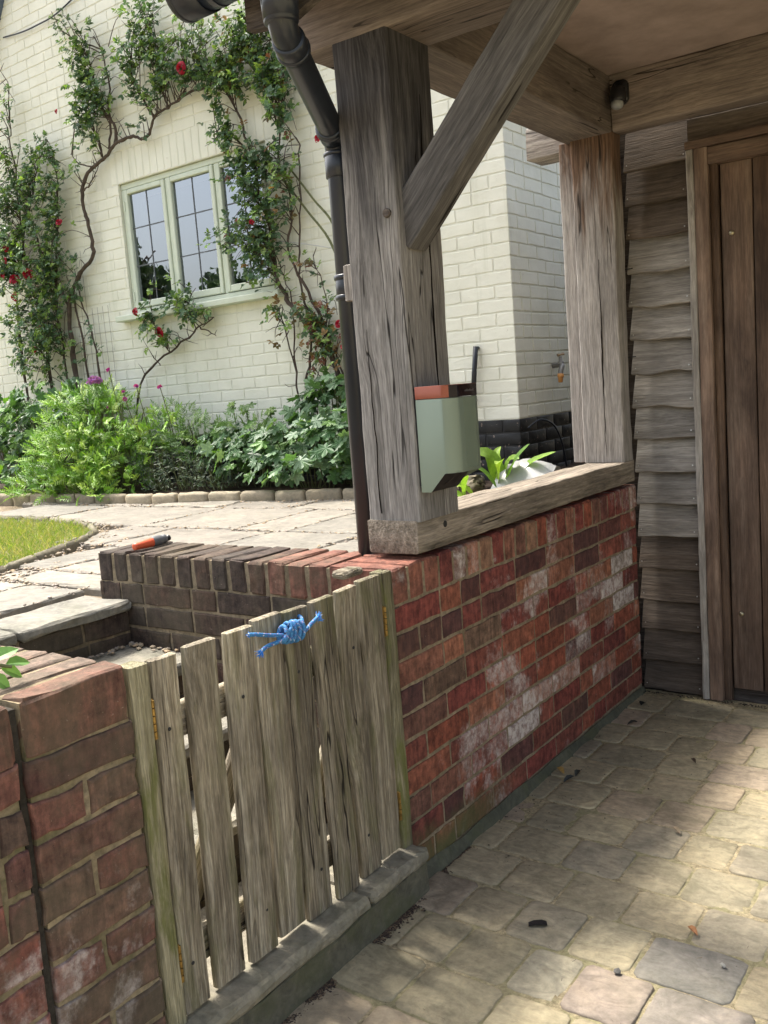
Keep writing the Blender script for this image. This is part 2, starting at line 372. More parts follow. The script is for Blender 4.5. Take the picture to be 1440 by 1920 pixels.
def stone_mat(name, mossy=0., contrast=1.):
    k = NT(name); v = k.coord(rnd=False); t = k.attr('tint')
    f = k.noise(v, 5, 6, .65, .8); f2 = k.noise(v, 45, 5, .7); f3 = k.noise(v, 1, 5, .6, 2.2, (9, 18, 20)); f4 = k.noise(v, 160, 3, .7)
    c = k.mix(.8*contrast, t.outputs[0], k.ramp(f, [(.3, (.6, .6, .58)), (.5, (1, 1, 1)), (.7, (1.35, 1.3, 1.22))]), 'MULTIPLY')
    c = k.mix(.6*contrast, c, k.ramp(f3, [(.35, (.7, .7, .72)), (.6, (1.2, 1.2, 1.2))]), 'MULTIPLY')
    c = k.mix(.6*contrast, c, k.ramp(f2, [(.3, (.65, .65, .65)), (.7, (1.35, 1.35, 1.35))]), 'MULTIPLY')
    c = k.mix(k.sm(k.noise(v, 30, 5, .75), .66, .72, 0, .6), c, (.045, .04, .035, 1))
    if mossy: c = k.mix(k.sm(k.noise(v, 4, 6, .7, .4), .48, .66, 0, mossy), c, (.085, .09, .045, 1))
    h = k.math('ADD', f, k.math('ADD', k.math('MULTIPLY', f3, .6), k.math('MULTIPLY', f2, .25)))
    k.bsdf(c, .82, k.bump(k.math('ADD', h, k.math('MULTIPLY', f4, .1)), .55, .010), .3); return k.m
M_SETT = stone_mat('sandstone_sett', .14); M_SLAB = stone_mat('riven_slab', .12, .8); M_STEP = stone_mat('step_stone', .3); M_CONC = stone_mat('mossy_concrete', .75)
def sand_mat(name, c, c2, s=80):
    k = NT(name); v = k.coord(rnd=False)
    f = k.noise(v, s, 6, .75); f2 = k.noise(v, 6, 5, .65, .5)
    cc = k.ramp(f, [(.3, tuple(x*.6 for x in c)), (.55, c), (.72, tuple(x*1.4 for x in c))])
    cc = k.mix(k.sm(f2, .42, .62), cc, c2+(1,), 'MIX')
    cc = k.mix(.7, cc, k.ramp(f, [(.3, (.6, .6, .6)), (.7, (1.4, 1.4, 1.4))]), 'MULTIPLY')
    k.bsdf(cc, .95, k.bump(f, .9, .008), .1); return k.m
M_SAND = sand_mat('joint_sand', (.36, .30, .19), (.27, .245, .14)); M_GRAVELBASE = sand_mat('gravel_bed', (.25, .20, .14), (.20, .16, .11), 120); M_SOIL = sand_mat('soil', (.075, .055, .04), (.05, .038, .028), 40)
M_LAWNBASE = sand_mat('lawn_soil', (.13, .14, .05), (.16, .15, .07), 60)
M_PLASTIC = plain('black_pvc', (.015, .019, .027), .32, .5, nz=.2, nscale=8, bump=.08)
M_IRON = plain('dark_iron', (.02, .02, .02), .6, .4)
M_BRASS = plain('aged_brass', (.30, .19, .055), .45, .5, .8, nz=.4, nscale=60)
M_STEEL = plain('screw_steel', (.55, .55, .52), .35, .5, .9)
M_KNOB = plain('brass_bolt_head', (.42, .38, .26), .32, .5, .9)
M_SAGE = plain('sage_painted_metal', (.20, .245, .185), .38, .5, .15, nz=.03, nscale=3)
M_COPPER = plain('copper_band', (.29, .085, .05), .25, .5, .35)
M_MAROON = plain('band_dark_reflection', (.012, .007, .009), .15, .5)  # reflection of the dark porch, painted as colour on the copper band
M_BLACKP = plain('black_plastic', (.012, .012, .014), .4, .4)
M_LENS = plain('frosted_lens', (.24, .25, .25), .35, .4)
M_FRAME = plain('pale_green_paint', (.58, .635, .52), .5, .4, nz=.06, nscale=12, bump=.05)
M_LEAD = plain('lead_came', (.10, .11, .12), .5, .4)
M_WHITE = plain('white_interior', (.62, .64, .62), .7, .3)
M_ROOM = plain('room_wall', (.16, .17, .18), .9, .1)
M_PLY = plain('ceiling_board', (.30, .235, .205), .85, .15, nz=.22, nscale=7, bump=.1)
M_EDGE = stone_mat('edging_concrete', .2, .7)
M_BAG = plain('white_polythene', (.40, .40, .395), .35, .5, nz=.04, nscale=9)
M_ROPEB = None
def tint_mat(name, rough=.6, spec=.3, bump=0., transl=0., nzs=0.):
    k = NT(name); t = k.attr('tint').outputs[0]
    if nzs:
        v = k.coord(rnd=False); t = k.mix(1, t, k.ramp(k.noise(v, nzs, 4, .6), [(.3, (.78, .8, .75)), (.7, (1.2, 1.18, 1.2))]), 'MULTIPLY')
    p = k.bsdf(t, rough, None, spec)
    if transl:
        tr = k.n('ShaderNodeBsdfTranslucent'); k.l(k.mix(1, t, (1.15, 1.25, .45, 1), 'MULTIPLY'), tr.inputs[0])
        ms = k.n('ShaderNodeMixShader'); ms.inputs[0].default_value = transl
        k.l(p.outputs[0], ms.inputs[1]); k.l(tr.outputs[0], ms.inputs[2]); k.l(ms.outputs[0], k.out.inputs[0])
    return k.m
M_LEAF = tint_mat('leaf', .45, .4, transl=.28, nzs=60); M_PETAL = tint_mat('petal', .6, .3, transl=.2); M_STEM = plain('bark', (.085, .065, .052), .85, .2, nz=.35, nscale=30, bump=.5)
M_CANE = plain('green_cane', (.13, .14, .06), .7, .3, nz=.3, nscale=30); M_TINT = tint_mat('tinted', .7, .25, nzs=70); M_ROPE = tint_mat('braided_rope', .65, .25)
M_RUST = plain('rusty_mesh_wire', (.10, .075, .06), .8, .2)
def glass_mat():
    k = NT('window_glass'); gl = k.n('ShaderNodeBsdfGlossy'); gl.inputs['Roughness'].default_value = .01; gl.inputs['Color'].default_value = (.66, .71, .78, 1)
    tr = k.n('ShaderNodeBsdfTransparent'); tr.inputs[0].default_value = (.86, .9, .9, 1)
    fr = k.n('ShaderNodeFresnel'); fr.inputs[0].default_value = 1.9
    v = k.coord(rnd=True); nrm = k.bump(k.noise(v, 5, 2, .5), .03, .02); k.l(nrm, gl.inputs['Normal'])
    ms = k.n('ShaderNodeMixShader'); k.l(k.math('ADD', fr.outputs[0], .30), ms.inputs[0]); k.l(tr.outputs[0], ms.inputs[1]); k.l(gl.outputs[0], ms.inputs[2])
    k.l(ms.outputs[0], k.out.inputs[0]); return k.m
M_GLASS = glass_mat()

# ------------------------------------------------------------------ ground
mb = MB(); mb.add([(-60, -60, -.03), (60, -60, -.03), (60, 60, -.03), (-60, 60, -.03)], [(0, 1, 2, 3)])
G1, G2 = 150, 130; vs = []
for i in range(G1+1):
    for j in range(G2+1):
        x, y = -.04+2.2*i/G1, -1.5+3.26*j/G2; vs.append((x, y, -.0032+.0016*nz((x, y, 0), 9)+.0012*nz((x, y, 4), 31)))
mb.add(vs, [(i*(G2+1)+j, (i+1)*(G2+1)+j, (i+1)*(G2+1)+j+1, i*(G2+1)+j+1) for i in range(G1) for j in range(G2)])
tag(mb.build('driveway', M_SAND, None, True), 'sandy jointed driveway bed beneath the stone setts', 'driveway', kind='structure')
SETT_TINTS = [(.205, .185, .125), (.225, .20, .135), (.19, .175, .12), (.235, .21, .14), (.205, .175, .13), (.185, .17, .125), (.215, .195, .13), (.24, .205, .145)]
special = {(-1, .53): (.175, .152, .125), (-1, .70): (.165, .152, .13), (0, .64): (.135, .132, .115), (-1, .405): (.21, .20, .15)}
mb = MB()
def sett(x0, x1, y0, y1, tint):
    gx = random.uniform(.002, .0045); x0 += gx; x1 -= gx; g2 = random.uniform(.002, .005); y0 += g2; y1 -= g2; cx, cy = (x0+x1)/2, (y0+y1)/2; a, b = (x1-x0)/2, (y1-y0)/2
    N = 44; per = []; sq = 14; sdn = random.random()*90
    for k in range(N):
        th = 2*math.pi*k/N; c_, s_ = math.cos(th), math.sin(th)
        r = 1/((abs(c_)**sq+abs(s_)**sq)**(1/sq)); wv = 1+.035*nz((c_*1.3, s_*1.3, sdn), 2.2, sdn)+.02*nz((c_, s_, sdn), 6, sdn)
        per.append((r*c_*wv, r*s_*wv))
    dz = random.gauss(0, .0012); tx, ty = random.gauss(0, .006), random.gauss(0, .006)
    rings = [(1.01, -.02), (1., -.0045), (.985, -.0016), (.955, -.0003), (.85, .0004), (.6, .001), (.3, .0012)]
    vs = []
    for s_, z in rings:
        for (px, py) in per:
            X, Y = px*a*s_, py*b*s_; e = .0022*nz((cx+X, cy+Y, 0), 16) + .0012*nz((cx+X, cy+Y, 3), 45) if z > -.004 else 0
            vs.append((cx+X, cy+Y, z+dz+X*tx+Y*ty+e))
    fs = [(i*N+k, i*N+(k+1) % N, (i+1)*N+(k+1) % N, (i+1)*N+k) for i in range(len(rings)-1) for k in range(N)]
    vs.append((cx, cy, .002+dz)); c0 = len(vs)-1; o = (len(rings)-1)*N
    fs += [(o+k, o+(k+1) % N, c0) for k in range(N)]
    mb.add(vs, fs, tint)
ROWS = {-1: [-.03, .10, .235, .40, .53, .695, .91, 1.1], 0: [-.02, .15, .30, .465, .627, .85, 1.05], 1: [.02, .19, .355, .53, .70, .87, 1.1], -2: [-.04, .215, .42, .58, .80, 1.0], -3: [-.04, .19, .40, .56, .74, .98]}
for r_ in range(-12, 10):
    y0 = .092 - .176 + r_*.176 + .0   # row r_ spans y0..y0+.176 ; row -1 is -.26..-.084
    y0 = -.084 + r_*.176; xs = ROWS.get(r_)
    if xs is None:
        xs = [-.05 + random.uniform(-.03, .02)]
        while xs[-1] < 1.2: xs.append(xs[-1]+random.choice([.135, .16, .17, .2, .24]))
    else: xs = list(xs)
    while xs[-1] < 3.2: xs.append(xs[-1]+random.choice([.14, .16, .17, .2, .24]))
    for a, b in zip(xs, xs[1:]):
        t = random.choice(SETT_TINTS); q = random.uniform(.9, 1.1); t = tuple(c*q for c in t)
        for (rr, xx), tt in special.items():
            if rr == r_ and a-.01 <= xx+.02 < b: t = tt
        yy1 = min(y0+.176, 1.725)
        if yy1-y0 > .05: sett(a, b, y0+random.gauss(0, .0022), yy1+random.gauss(0, .0022), (t[0]*1.36, t[1]*1.29, t[2]*1.26))
tag(mb.build('stone_paving', M_SETT, smooth=True), 'riven sandstone setts laid in straight courses across the driveway', 'paving', kind='structure')

# patio level behind the wall
mb = MB(); mb.add([(-40, -40, .700), (-1.10, -40, .700), (-1.10, 60, .700), (-40, 60, .700)], [(0, 1, 2, 3)]); mb.add([(-1.10, .22, .700), (-.215, .22, .700), (-.215, 60, .700), (-1.10, 60, .700)], [(0, 1, 2, 3)])
mb.add([(-1.10, -40, .700), (-.215, -40, .700), (-.215, -1.08, .700), (-1.10, -1.08, .700)], [(0, 1, 2, 3)])
tag(mb.build('patio', M_GRAVELBASE), 'gravelly ground of the raised patio', 'patio', kind='structure')
SLABS = []
def srow(y0, y1, xs): SLABS.extend([(a, b, y0, y1) for a, b in zip(xs, xs[1:])])
srow(1.86, 2.32, [-4.6, -3.9, -3.2, -2.6, -2.05, -1.45, -.95, -.26])
srow(1.21, 1.86, [-4.3, -3.54, -2.5, -1.81, -1.47, -.9, -.26]); srow(.72, 1.20, [-2.55, -2.18, -1.53, -1.0, -.26])
srow(.23, .71, [-2.1, -1.85, -1.25, -.75, -.26]); srow(-.34, .03, [-1.98, -1.66, -1.33]); srow(.04, .22, [-2.0, -1.85, -1.25])
srow(-.95, -.35, [-1.95, -1.62, -1.31]); srow(-1.6, -.96, [-1.95, -1.62, -1.31]); srow(-2.4, -1.62, [-2.2, -1.62, -1.31])
mb = MB()
for (a, b, c, d) in SLABS:
    g = random.uniform(.010, .02); t = random.choice([(.20, .18, .15), (.225, .203, .168), (.185, .172, .145), (.21, .19, .158), (.235, .213, .175)])
    block(mb, ((a+b)/2, (c+d)/2, .708+random.gauss(0, .002)), (b-a-g, d-c-g, .044), t, bev=.006, jit=.0012, sub=(7, 7, 1), wob=.005, rot=Matrix.Rotation(random.gauss(0, .006), 3, 'Z'))
tag(mb.build('patio_slabs', M_SLAB, smooth=False), 'pale riven slabs paving the raised patio', 'paving slabs', kind='structure')
# lawn
LE = smooth_path([(-1.86, -.3, 0), (-2.03, .11, 0), (-2.15, .33, 0), (-2.30, .62, 0), (-2.53, .95, 0), (-2.88, 1.16, 0), (-3.35, 1.26, 0), (-3.9, 1.25, 0), (-5.2, 1.2, 0)], 5)
mb = MB(); poly = [(p.x, p.y, .722) for p in LE] + [(-9, 1.0, .722), (-9, -2, .722), (-2.3, -1.6, .722)]
mb.add(poly, [tuple(range(len(poly)))[::-1]])
tag(mb.build('lawn_ground', M_LAWNBASE), 'ground under the lawn', 'lawn', kind='structure')
def inside(x, y):
    c = False; n = len(poly)
    for i in range(n):
        x1, y1, x2, y2 = poly[i][0], poly[i][1], poly[(i+1) % n][0], poly[(i+1) % n][1]
        if (y1 > y) != (y2 > y) and x < (x2-x1)*(y-y1)/(y2-y1)+x1: c = not c
    return c
mb = MB()
for _ in range(26000):
    x, y = random.uniform(-4.6, -1.95), random.uniform(-.3, 1.27)
    if not inside(x, y): continue
    h = random.uniform(.015, .048); a = random.uniform(0, 6.28); ww = .0022; lx, ly = random.gauss(0, .5)*h, random.gauss(0, .5)*h
    dx, dy = math.cos(a)*ww, math.sin(a)*ww
    f = nz((x, y, 0), 3); g = random.random()
    t = (.22, .30, .06) if g < .55 else ((.36, .36, .12) if g < .8+f*.3 else (.46, .40, .20))
    mb.add([(x-dx, y-dy, .72), (x+dx, y+dy, .72), (x+lx*.5+dx*.6, y+ly*.5+dy*.6, .72+h*.6), (x+lx, y+ly, .72+h)], [(0, 1, 2), (0, 2, 3)], t)
tag(mb.build('grass', M_LEAF), 'short patchy green and straw grass of the lawn', 'grass', kind='stuff')
# lawn edging: logs end to end
def edge_run(name, path, L, rad, zt, m, label, cat, tint, squash=1.):
    root = empty(name, tuple(path[len(path)//2]), label, cat)
    acc = 0; pts = [path[0]]; segs = []
    for p, q in zip(path, path[1:]):
        pts.append(q); acc += (q-p).length
        if acc > L*random.uniform(.9, 1.1): segs.append(pts); pts = [q]; acc = 0
    mb = MB()
    for sg in segs:
        a, b = Vector(sg[0]), Vector(sg[-1]); d = (b-a).normalized(); a = a+d*.004; b = b-d*.004
        ang = math.atan2(d.y, d.x); cc = (a+b)/2; q = random.uniform(.85, 1.15)
        block(mb, (cc.x, cc.y, zt-.06), ((b-a).length, rad*2, .12), tuple(c*q for c in tint), bev=.012, jit=.0018, sub=(4, 2, 2), wob=.004, rot=Matrix.Rotation(ang, 3, 'Z'))
    o = mb.build('edging_blocks', m, None, True); child(o, root); return root
edge_run('lawn_edging', LE, .22, .020, .752, M_EDGE, 'curved edging of worn rounded blocks around the lawn', 'edging', (.17, .15, .105))
BE = smooth_path([(-5.6, 1.93, 0), (-4.5, 1.97, 0), (-3.3, 1.99, 0), (-2.85, 2.10, 0), (-2.35, 2.17, 0), (-1.87, 2.27, 0), (-1.45, 2.33, 0), (-1.12, 2.36, 0)], 12)
edge_run('flower_bed_edging', BE, .21, .03, .790, M_EDGE, 'low buff kerb blocks along the front of the flower bed', 'edging', (.30, .255, .18))
mb = MB(); poly2 = [(p.x, p.y+.02, .765) for p in BE] + [(-1.07, 2.37, .765), (-1.07, 2.8, .765), (-6.4, 2.8, .765), (-6.4, 1.95, .765)]
mb.add(poly2, [tuple(range(len(poly2)))]); mb.add([(-1.12, 2.36, .79), (-.21, 2.36, .76), (-.21, 6, .76), (-1.05, 6, .79)], [(0, 1, 2, 3)])
tag(mb.build('flower_bed', M_SOIL), 'dark soil of the flower bed against the house', 'soil', kind='structure')
# gravel
mb = MB()
ICO = [Vector(v).normalized() for v in [(0,0,1),(.9,0,.4),(.3,.85,.4),(-.75,.55,.4),(-.75,-.55,.4),(.3,-.85,.4),(.7,.5,-.4),(-.3,.85,-.4),(-.9,0,-.4),(-.3,-.85,-.4),(.7,-.5,-.4),(0,0,-1)]]
ICF = [(0,1,2),(0,2,3),(0,3,4),(0,4,5),(0,5,1),(1,6,2),(2,7,3),(3,8,4),(4,9,5),(5,10,1),(2,6,7),(3,7,8),(4,8,9),(5,9,10),(1,10,6),(11,7,6),(11,8,7),(11,9,8),(11,10,9),(11,6,10)]
def pebble(mb, p, r, tint, flat=.6):
    a = random.uniform(0, 6.28); c, s_ = math.cos(a), math.sin(a); e = (random.uniform(.8, 1.5), random.uniform(.7, 1.1), flat*random.uniform(.7, 1.2))
    vs = []
    for v in ICO:
        q = Vector((v.x*e[0], v.y*e[1], v.z*e[2]))*r*random.uniform(.85, 1.12); vs.append((p[0]+q.x*c-q.y*s_, p[1]+q.x*s_+q.y*c, p[2]+q.z))
    mb.add(vs, ICF, tint)
PT = [(.30, .24, .17), (.36, .30, .23), (.25, .2, .14), (.33, .28, .24), (.2, .17, .14), (.36, .26, .16)]
for _ in range(2600):
    if random.random() < .72:
        a, b, c, d = random.choice(SLABS); e = random.random()
        if e < .5: x, y = random.uniform(a, b), random.choice([c, d])+random.gauss(0, .018)
        else: x, y = random.choice([a, b])+random.gauss(0, .018), random.uniform(c, d)
        z = .729
    else:
        p = random.choice(BE[20:] if random.random() < .6 else LE[3:30]); x, y = p.x+random.gauss(0, .07), p.y-abs(random.gauss(.05, .05)); z = .729
        if p in LE: x += .12; y += .06
    if inside(x, y): continue
    pebble(mb, (x, y, z+random.uniform(-.003, .003)), random.uniform(.004, .009), random.choice(PT))
for _ in range(260): pebble(mb, (random.uniform(-1.3, -.75), random.uniform(1.9, 2.5), .733), random.uniform(.006, .014), random.choice(PT))
tag(mb.build('gravel', M_TINT), 'loose buff gravel scattered along the slab joints', 'gravel', kind='stuff')

# ------------------------------------------------------------------ brick walls
REDS = [(.22, .072, .045), (.225, .084, .052), (.18, .062, .046), (.24, .105, .065), (.18, .052, .042), (.21, .072, .052), (.23, .074, .046), (.16, .050, .042), (.28, .12, .072), (.22, .10, .068)]
DARKS = [(.14, .058, .048), (.15, .075, .055), (.12, .055, .048), (.14, .09, .062)]
WHITE_AT = [(1.178, .372), (1.085, .313), (.881, .278), (.681, .287), (.724, .227), (1.549, .53), (1.644, .599), (1.24, .185), (.331, .851), (.525, .83), (.413, .83), (1.6, .47)]
DARK_AT = [(.877, .764), (1.308, .765), (1.2, .684), (.425, .744), (.293, .671), (.107, .643), (.09, .513), (.972, .5), (.564, .238), (.269, .131), (1.015, .116)]
BROWNS = [(.072, .050, .038), (.058, .043, .035), (.082, .052, .038), (.066, .050, .041), (.052, .041, .035)]
def course(L, first, pattern=None):
    out = []; p = 0.; a = first
    while p < L-.03:
        e = min(p+a, L)
        if L-e < .05: e = L
        out.append((p, e)); p = e+.010
        a = .1025 if random.random() < .22 else .215
    return out
# red wall by the driveway with its return beside the steps
root = empty('brick_wall', (-.11, .9, 0), 'red brick garden wall under the oak sill, running from the gate to the boarded wall', 'brick wall')
mb = MB(); mbb = MB()
n = 0; y = .001
while y < 1.73:     # brick-on-edge coping, ends to the driveway
    wd = .065; t = random.choice(REDS+DARKS[:2]+[(.24, .14, .09)]); sl = .3*random.random()
    for (wy, wz) in WHITE_AT:
        if wz > .8 and abs(wy-(y+.03)) < .03: sl = .5
    if y < .2: t = random.choice([(.19, .085, .06), (.21, .09, .062)]); sl = .1
    block(mb, (-.1075, y+wd/2, .8255), (.215, wd, .096), t, sl, bev=.004, jit=.0012, sub=(3, 1, 2), wob=.0015); y += wd+.0115
for k in range(-1, 9):
    z0 = .106+.0749*k
    for a, b in course(1.732, [.215, .1025][k % 2] if k else .16):
        cy, cz = (a+b)/2, z0+.0325; t = random.choice(REDS); sl = random.choice([0, 0, 0, .05, .1, .15, .2, .27])
        if random.random() < .12: t = random.choice(DARKS); sl = -.25
        for (wy, wz) in DARK_AT:
            if a-.01 < wy < b+.01 and abs(wz-cz) < .037: t = random.choice(DARKS[:3]); sl = -.5
        for (wy, wz) in WHITE_AT:
            if a-.01 < wy < b+.01 and abs(wz-cz) < .037: sl = random.uniform(.3, .62)
        q = random.uniform(.85, 1.12); frame_box(mb, (0, cy, cz), (0, 1, 0), (0, 0, 1), (1, 0, 0), b-a, .065, .02, tuple(c*q for c in t), sl)
child(mb.build('brickwork', M_RED), root)
x = -.2255
while x > -1.20:     # return coping
    t = random.choice(BROWNS+[(.095, .058, .048)]) if x < -.42 else random.choice([(.19, .095, .068), (.17, .075, .055), (.11, .07, .055)])
    block(mbb, (x-.0325, .1075, .8235+random.gauss(0, .0008)), (.064, .215, .100), t, bev=.005, jit=.0014, sub=(1, 3, 2), wob=.0018); x -= .0772
for k in range(-1, 9):
    z0 = .106+.0749*k
    for a, b in course(1.224, [.215, .1025][(k+1) % 2]):
        t = random.choice(BROWNS); frame_box(mbb, (-1.226+(a+b)/2, .0008, z0+.0325), (1, 0, 0), (0, 0, 1), (0, -1, 0), b-a, .065, .02, t)
        if k > 5: frame_box(mbb, (-1.226+(a+b)/2, .2142, z0+.0325), (-1, 0, 0), (0, 0, 1), (0, 1, 0), b-a, .065, .02, t)
for k in range(6, 9): frame_box(mbb, (-1.2265, .1075, .1385+.0749*k), (0, -1, 0), (0, 0, 1), (-1, 0, 0), .213, .065, .02, random.choice(BROWNS))
child(mbb.build('return_brickwork', M_BROWN), root)
mc = MB(); mc.box(-.212, -.0045, .005, 1.733, -.05, .866); mc.box(-1.221, -.2125, .005, .2105, -.05, .866)
child(mc.build('mortar', M_MORTAR), root)
mh = MB(); hv = []; n = 36     # rough concrete haunching at the foot
for i in range(n+1):
    yy = -.0+1.73*i/n; r1, r2 = nz((yy, 0, 0), 6), nz((yy, 5, 0), 9); q_ = 1-.45*i/n; hv += [(.0015, yy, (.036+.014*r1)*q_), (.010+.006*r2, yy, (.022+.010*r1)*q_), (.022+.010*r2, yy, -.006)]
mh.add(hv, [(i*3+k, i*3+k+1, (i+1)*3+k+1, (i+1)*3+k) for i in range(n) for k in range(2)], (.085, .085, .06))
child(mh.build('footing', M_CONC, None, True), root)
# left of the gate
def left_wall(y0, y1, label, tints, nbox):
    root = empty('brick_wall', (-.1, (y0+y1)/2, 0), label, 'brick wall'); mb = MB(); L = y1-y0
    x = -.001
    while x > -nbox:
        p = y1
        while p > y0+.03:
            e = max(y0, p-.215); t = random.choice([(.13, .062, .047), (.15, .075, .055), (.11, .06, .048)]) if x > -.06 else random.choice([(.16, .118, .092), (.145, .105, .082), (.185, .14, .112)])
            block(mb, (x-.0325, (p+e)/2, .820+random.gauss(0, .001)), (.065, p-e, .105), t, 0, bev=.005, jit=.0016, sub=(1, 3, 2), wob=.002); p = e-.01
        x -= .0775
    for k in range(-1, 9):
        z0 = .104+.0749*k
        if L < .3: segs = [(0, L)] if k % 2 == 0 else [(0, L*.49-.006), (L*.49+.006, L)]
        else: segs = course(L, [.215, .1025][k % 2])
        for a, b in segs:
            t = random.choice(tints); q = random.uniform(.8, 1.15); frame_box(mb, (0, y0+(a+b)/2, z0+.0325), (0, 1, 0), (0, 0, 1), (1, 0, 0), b-a, .064, .02, tuple(c*q for c in t), random.choice([0, 0, .1, .2]), bev=.005, jit=.0022)
    child(mb.build('brickwork', M_OLD), root)
    mc = MB(); mc.box(-nbox+.06, -.006, y0+.003, y1-.003, -.05, .868); child(mc.build('mortar', M_MORTAR2), root)
OLDT = [(.145, .068, .052), (.16, .072, .055), (.12, .066, .050), (.105, .072, .055), (.165, .066, .052), (.145, .09, .066), (.115, .058, .048)]
left_wall(-1.076, -.857, 'weathered brick pier left of the gate with dark coping bricks', OLDT, 1.22)
left_wall(-2.6, -1.092, 'reddish brick wall left of the upright crack at the picture edge', OLDT+[(.17, .062, .048)]*3, .23)
mcr = MB(); mcr.box(-.2, -.011, -1.0905, -1.0775, 0, .86)
mk = mcr.build('joint_filler', mortar_mat('dark_crack', (.05, .045, .038)), None); tag(mk, 'dark crumbling upright joint between the two left brick walls', 'joint')

# ------------------------------------------------------------------ garden steps
root = empty('garden_steps', (-.5, -.43, 0), 'stone garden steps rising between brick walls behind the gate', 'steps')
mb = MB()
for (a, b) in ((-.855, -.268), (-.262, -.004)):
    block(mb, (-.112, (a+b)/2, .110), (.345, b-a, .038), (.215, .195, .148), bev=.009, jit=.0012, sub=(8, 12, 1), wob=.0035)
child(mb.build('bottom_tread', M_STEP, None, False), root)
mb = MB(); block(mb, (-.112, -.43, .040), (.318, .85, .096), (.115, .108, .078), bev=.004, jit=.001, sub=(2, 8, 2), wob=.004); child(mb.build('riser', M_CONC), root)
for (x0, x1, zt) in ((-.29, -.57, .279), (-.51, -.80, .423), (-.74, -1.10, .567)):
    mb = MB()
    for (a, b) in ((-.853, -.45), (-.44, -.004)): block(mb, ((x0+x1)/2, (a+b)/2, zt-.02), (x0-x1, b-a, .040), (.20, .185, .15), bev=.008, jit=.0016, sub=(5, 6, 1), wob=.005)
    child(mb.build('tread', M_STEP), root)
    mb = MB()
    for zz in (.035, .1): 
        for a, b in course(.85, .215): frame_box(mb, (x0-.03, -.853+(a+b)/2, zt-.04-zz+.0), (0, 1, 0), (0, 0, 1), (1, 0, 0), b-a, .06, .03, random.choice(BROWNS))
    mb.box(x1+.02, x0-.035, -.853, -.002, 0, zt-.042, (.2, .16, .1)); child(mb.build('riser', M_BROWN), root)
mb = MB()
for (a, b) in ((-.853, -.415), (-.405, -.004)): block(mb, (-1.185, (a+b)/2, .700), (.235, b-a, .034), (.19, .18, .15), bev=.006, jit=.0016, sub=(5, 7, 1), wob=.005)
child(mb.build('top_tread', M_STEP), root)
mb = MB()
for zz in (.648, .573):
    for a, b in course(.85, [.215, .12][zz < .6]): frame_box(mb, (-1.085, -.853+(a+b)/2, zz), (0, 1, 0), (0, 0, 1), (1, 0, 0), b-a, .065, .03, random.choice(BROWNS))
mb.box(-1.28, -1.09, -.853, -.002, 0, .682, (.2, .16, .1)); child(mb.build('riser', M_BROWN), root)
mb = MB()
for _ in range(34):
    pebble(mb, (-1.065+abs(random.gauss(0, .022)), random.uniform(-.35, -.01), .577), random.uniform(.004, .010), random.choice(PT))
for _ in range(16): pebble(mb, (random.uniform(-1.05, -.85), -.01-abs(random.gauss(0, .02)), .574), random.uniform(.005, .012), random.choice(PT))
tag(mb.build('pebbles', M_TINT), 'loose pebbles gathered in the corner of the upper landing', 'pebbles', kind='stuff')
# dark debris along the driveway edge
mb = MB()
for _ in range(4200):
    yy = random.uniform(-.95, .25); xx = .047+abs(random.gauss(0, .011)) - (.025 if yy > -.02 else 0)
    pebble(mb, (xx, yy, .001), random.uniform(.001, .0035), random.choice([(.03, .022, .02), (.05, .035, .03), (.08, .055, .04), (.16, .11, .07)]), .5)
for _ in range(160): pebble(mb, (abs(random.gauss(.03, .18)), random.uniform(.2, 1.7), .004), random.uniform(.001, .003), (.03, .025, .02), .4)
for _ in range(500): pebble(mb, (random.uniform(.0, 1.2), 1.722-abs(random.gauss(0, .012)), .003), random.uniform(.001, .004), (.03, .025, .02), .5)
tag(mb.build('leaf_litter', M_TINT), 'fine dark litter lining the foot of the step and walls', 'litter', kind='stuff')

# ------------------------------------------------------------------ garden gate (two leaves, tied with rope)
def gate_leaf(label, planks, hy, hside, locy):
    root = empty('garden_gate', (-.012, locy, .13), label, 'gate', 'gate leaves')
    for (a0, a1, b0, b1, zt, zb, dx) in planks:      # y extents top, y extents bottom
        ct, cb = (a0+a1)/2, (b0+b1)/2; wd = (a1-a0+b1-b0)/2 - (.0045 if hside < 0 else .0085); ct += random.uniform(-.001, .001)
        timber('plank', (dx-.011, cb, zb), (dx-.011, ct, zt), .020, wd, M_GATE, root, up=(0, 1, 0), bev=.0055, wob=.0022)
    ys = [p[0] for p in planks]+[p[1] for p in planks]
    for z in (.235, .715): timber('rail', (-.034, min(ys)+.01, z), (-.034, max(ys)-.008, z), .022, .07, M_GATE, root, wob=.0015)
    timber('brace', (-.056, min(ys)+.03, .26), (-.056, max(ys)-.03, .69), .02, .06, M_GATE, root, wob=.0015)
    for z in (.25, .75):
        mb = MB(); yy = hy(z)
        for i in range(5):
            vs, fs = tube_pts([(.0035, yy, z-.037+i*.0155), (.0035, yy, z-.037+i*.0155+.0135)], .0042, 8); mb.add(vs, fs)
        mb.box(-.001, .0012, yy-.004, yy+.004, z-.04, z+.04)
        child(mb.build('hinge', M_BRASS), root)
    for (a0, a1, b0, b1, zt, zb, dx) in planks[::2]:
        for z in (.235, .72):
            mb = MB(); yy = (a0+a1+b0+b1)/4 + random.uniform(-.02, .02); vs, fs = lathe([(0, .004), (.0012, .004), (.0018, .002)], (dx-.001, yy, z), (1, 0, 0), 8); mb.add(vs, fs); child(mb.build('screw', M_IRON), root)
    return root
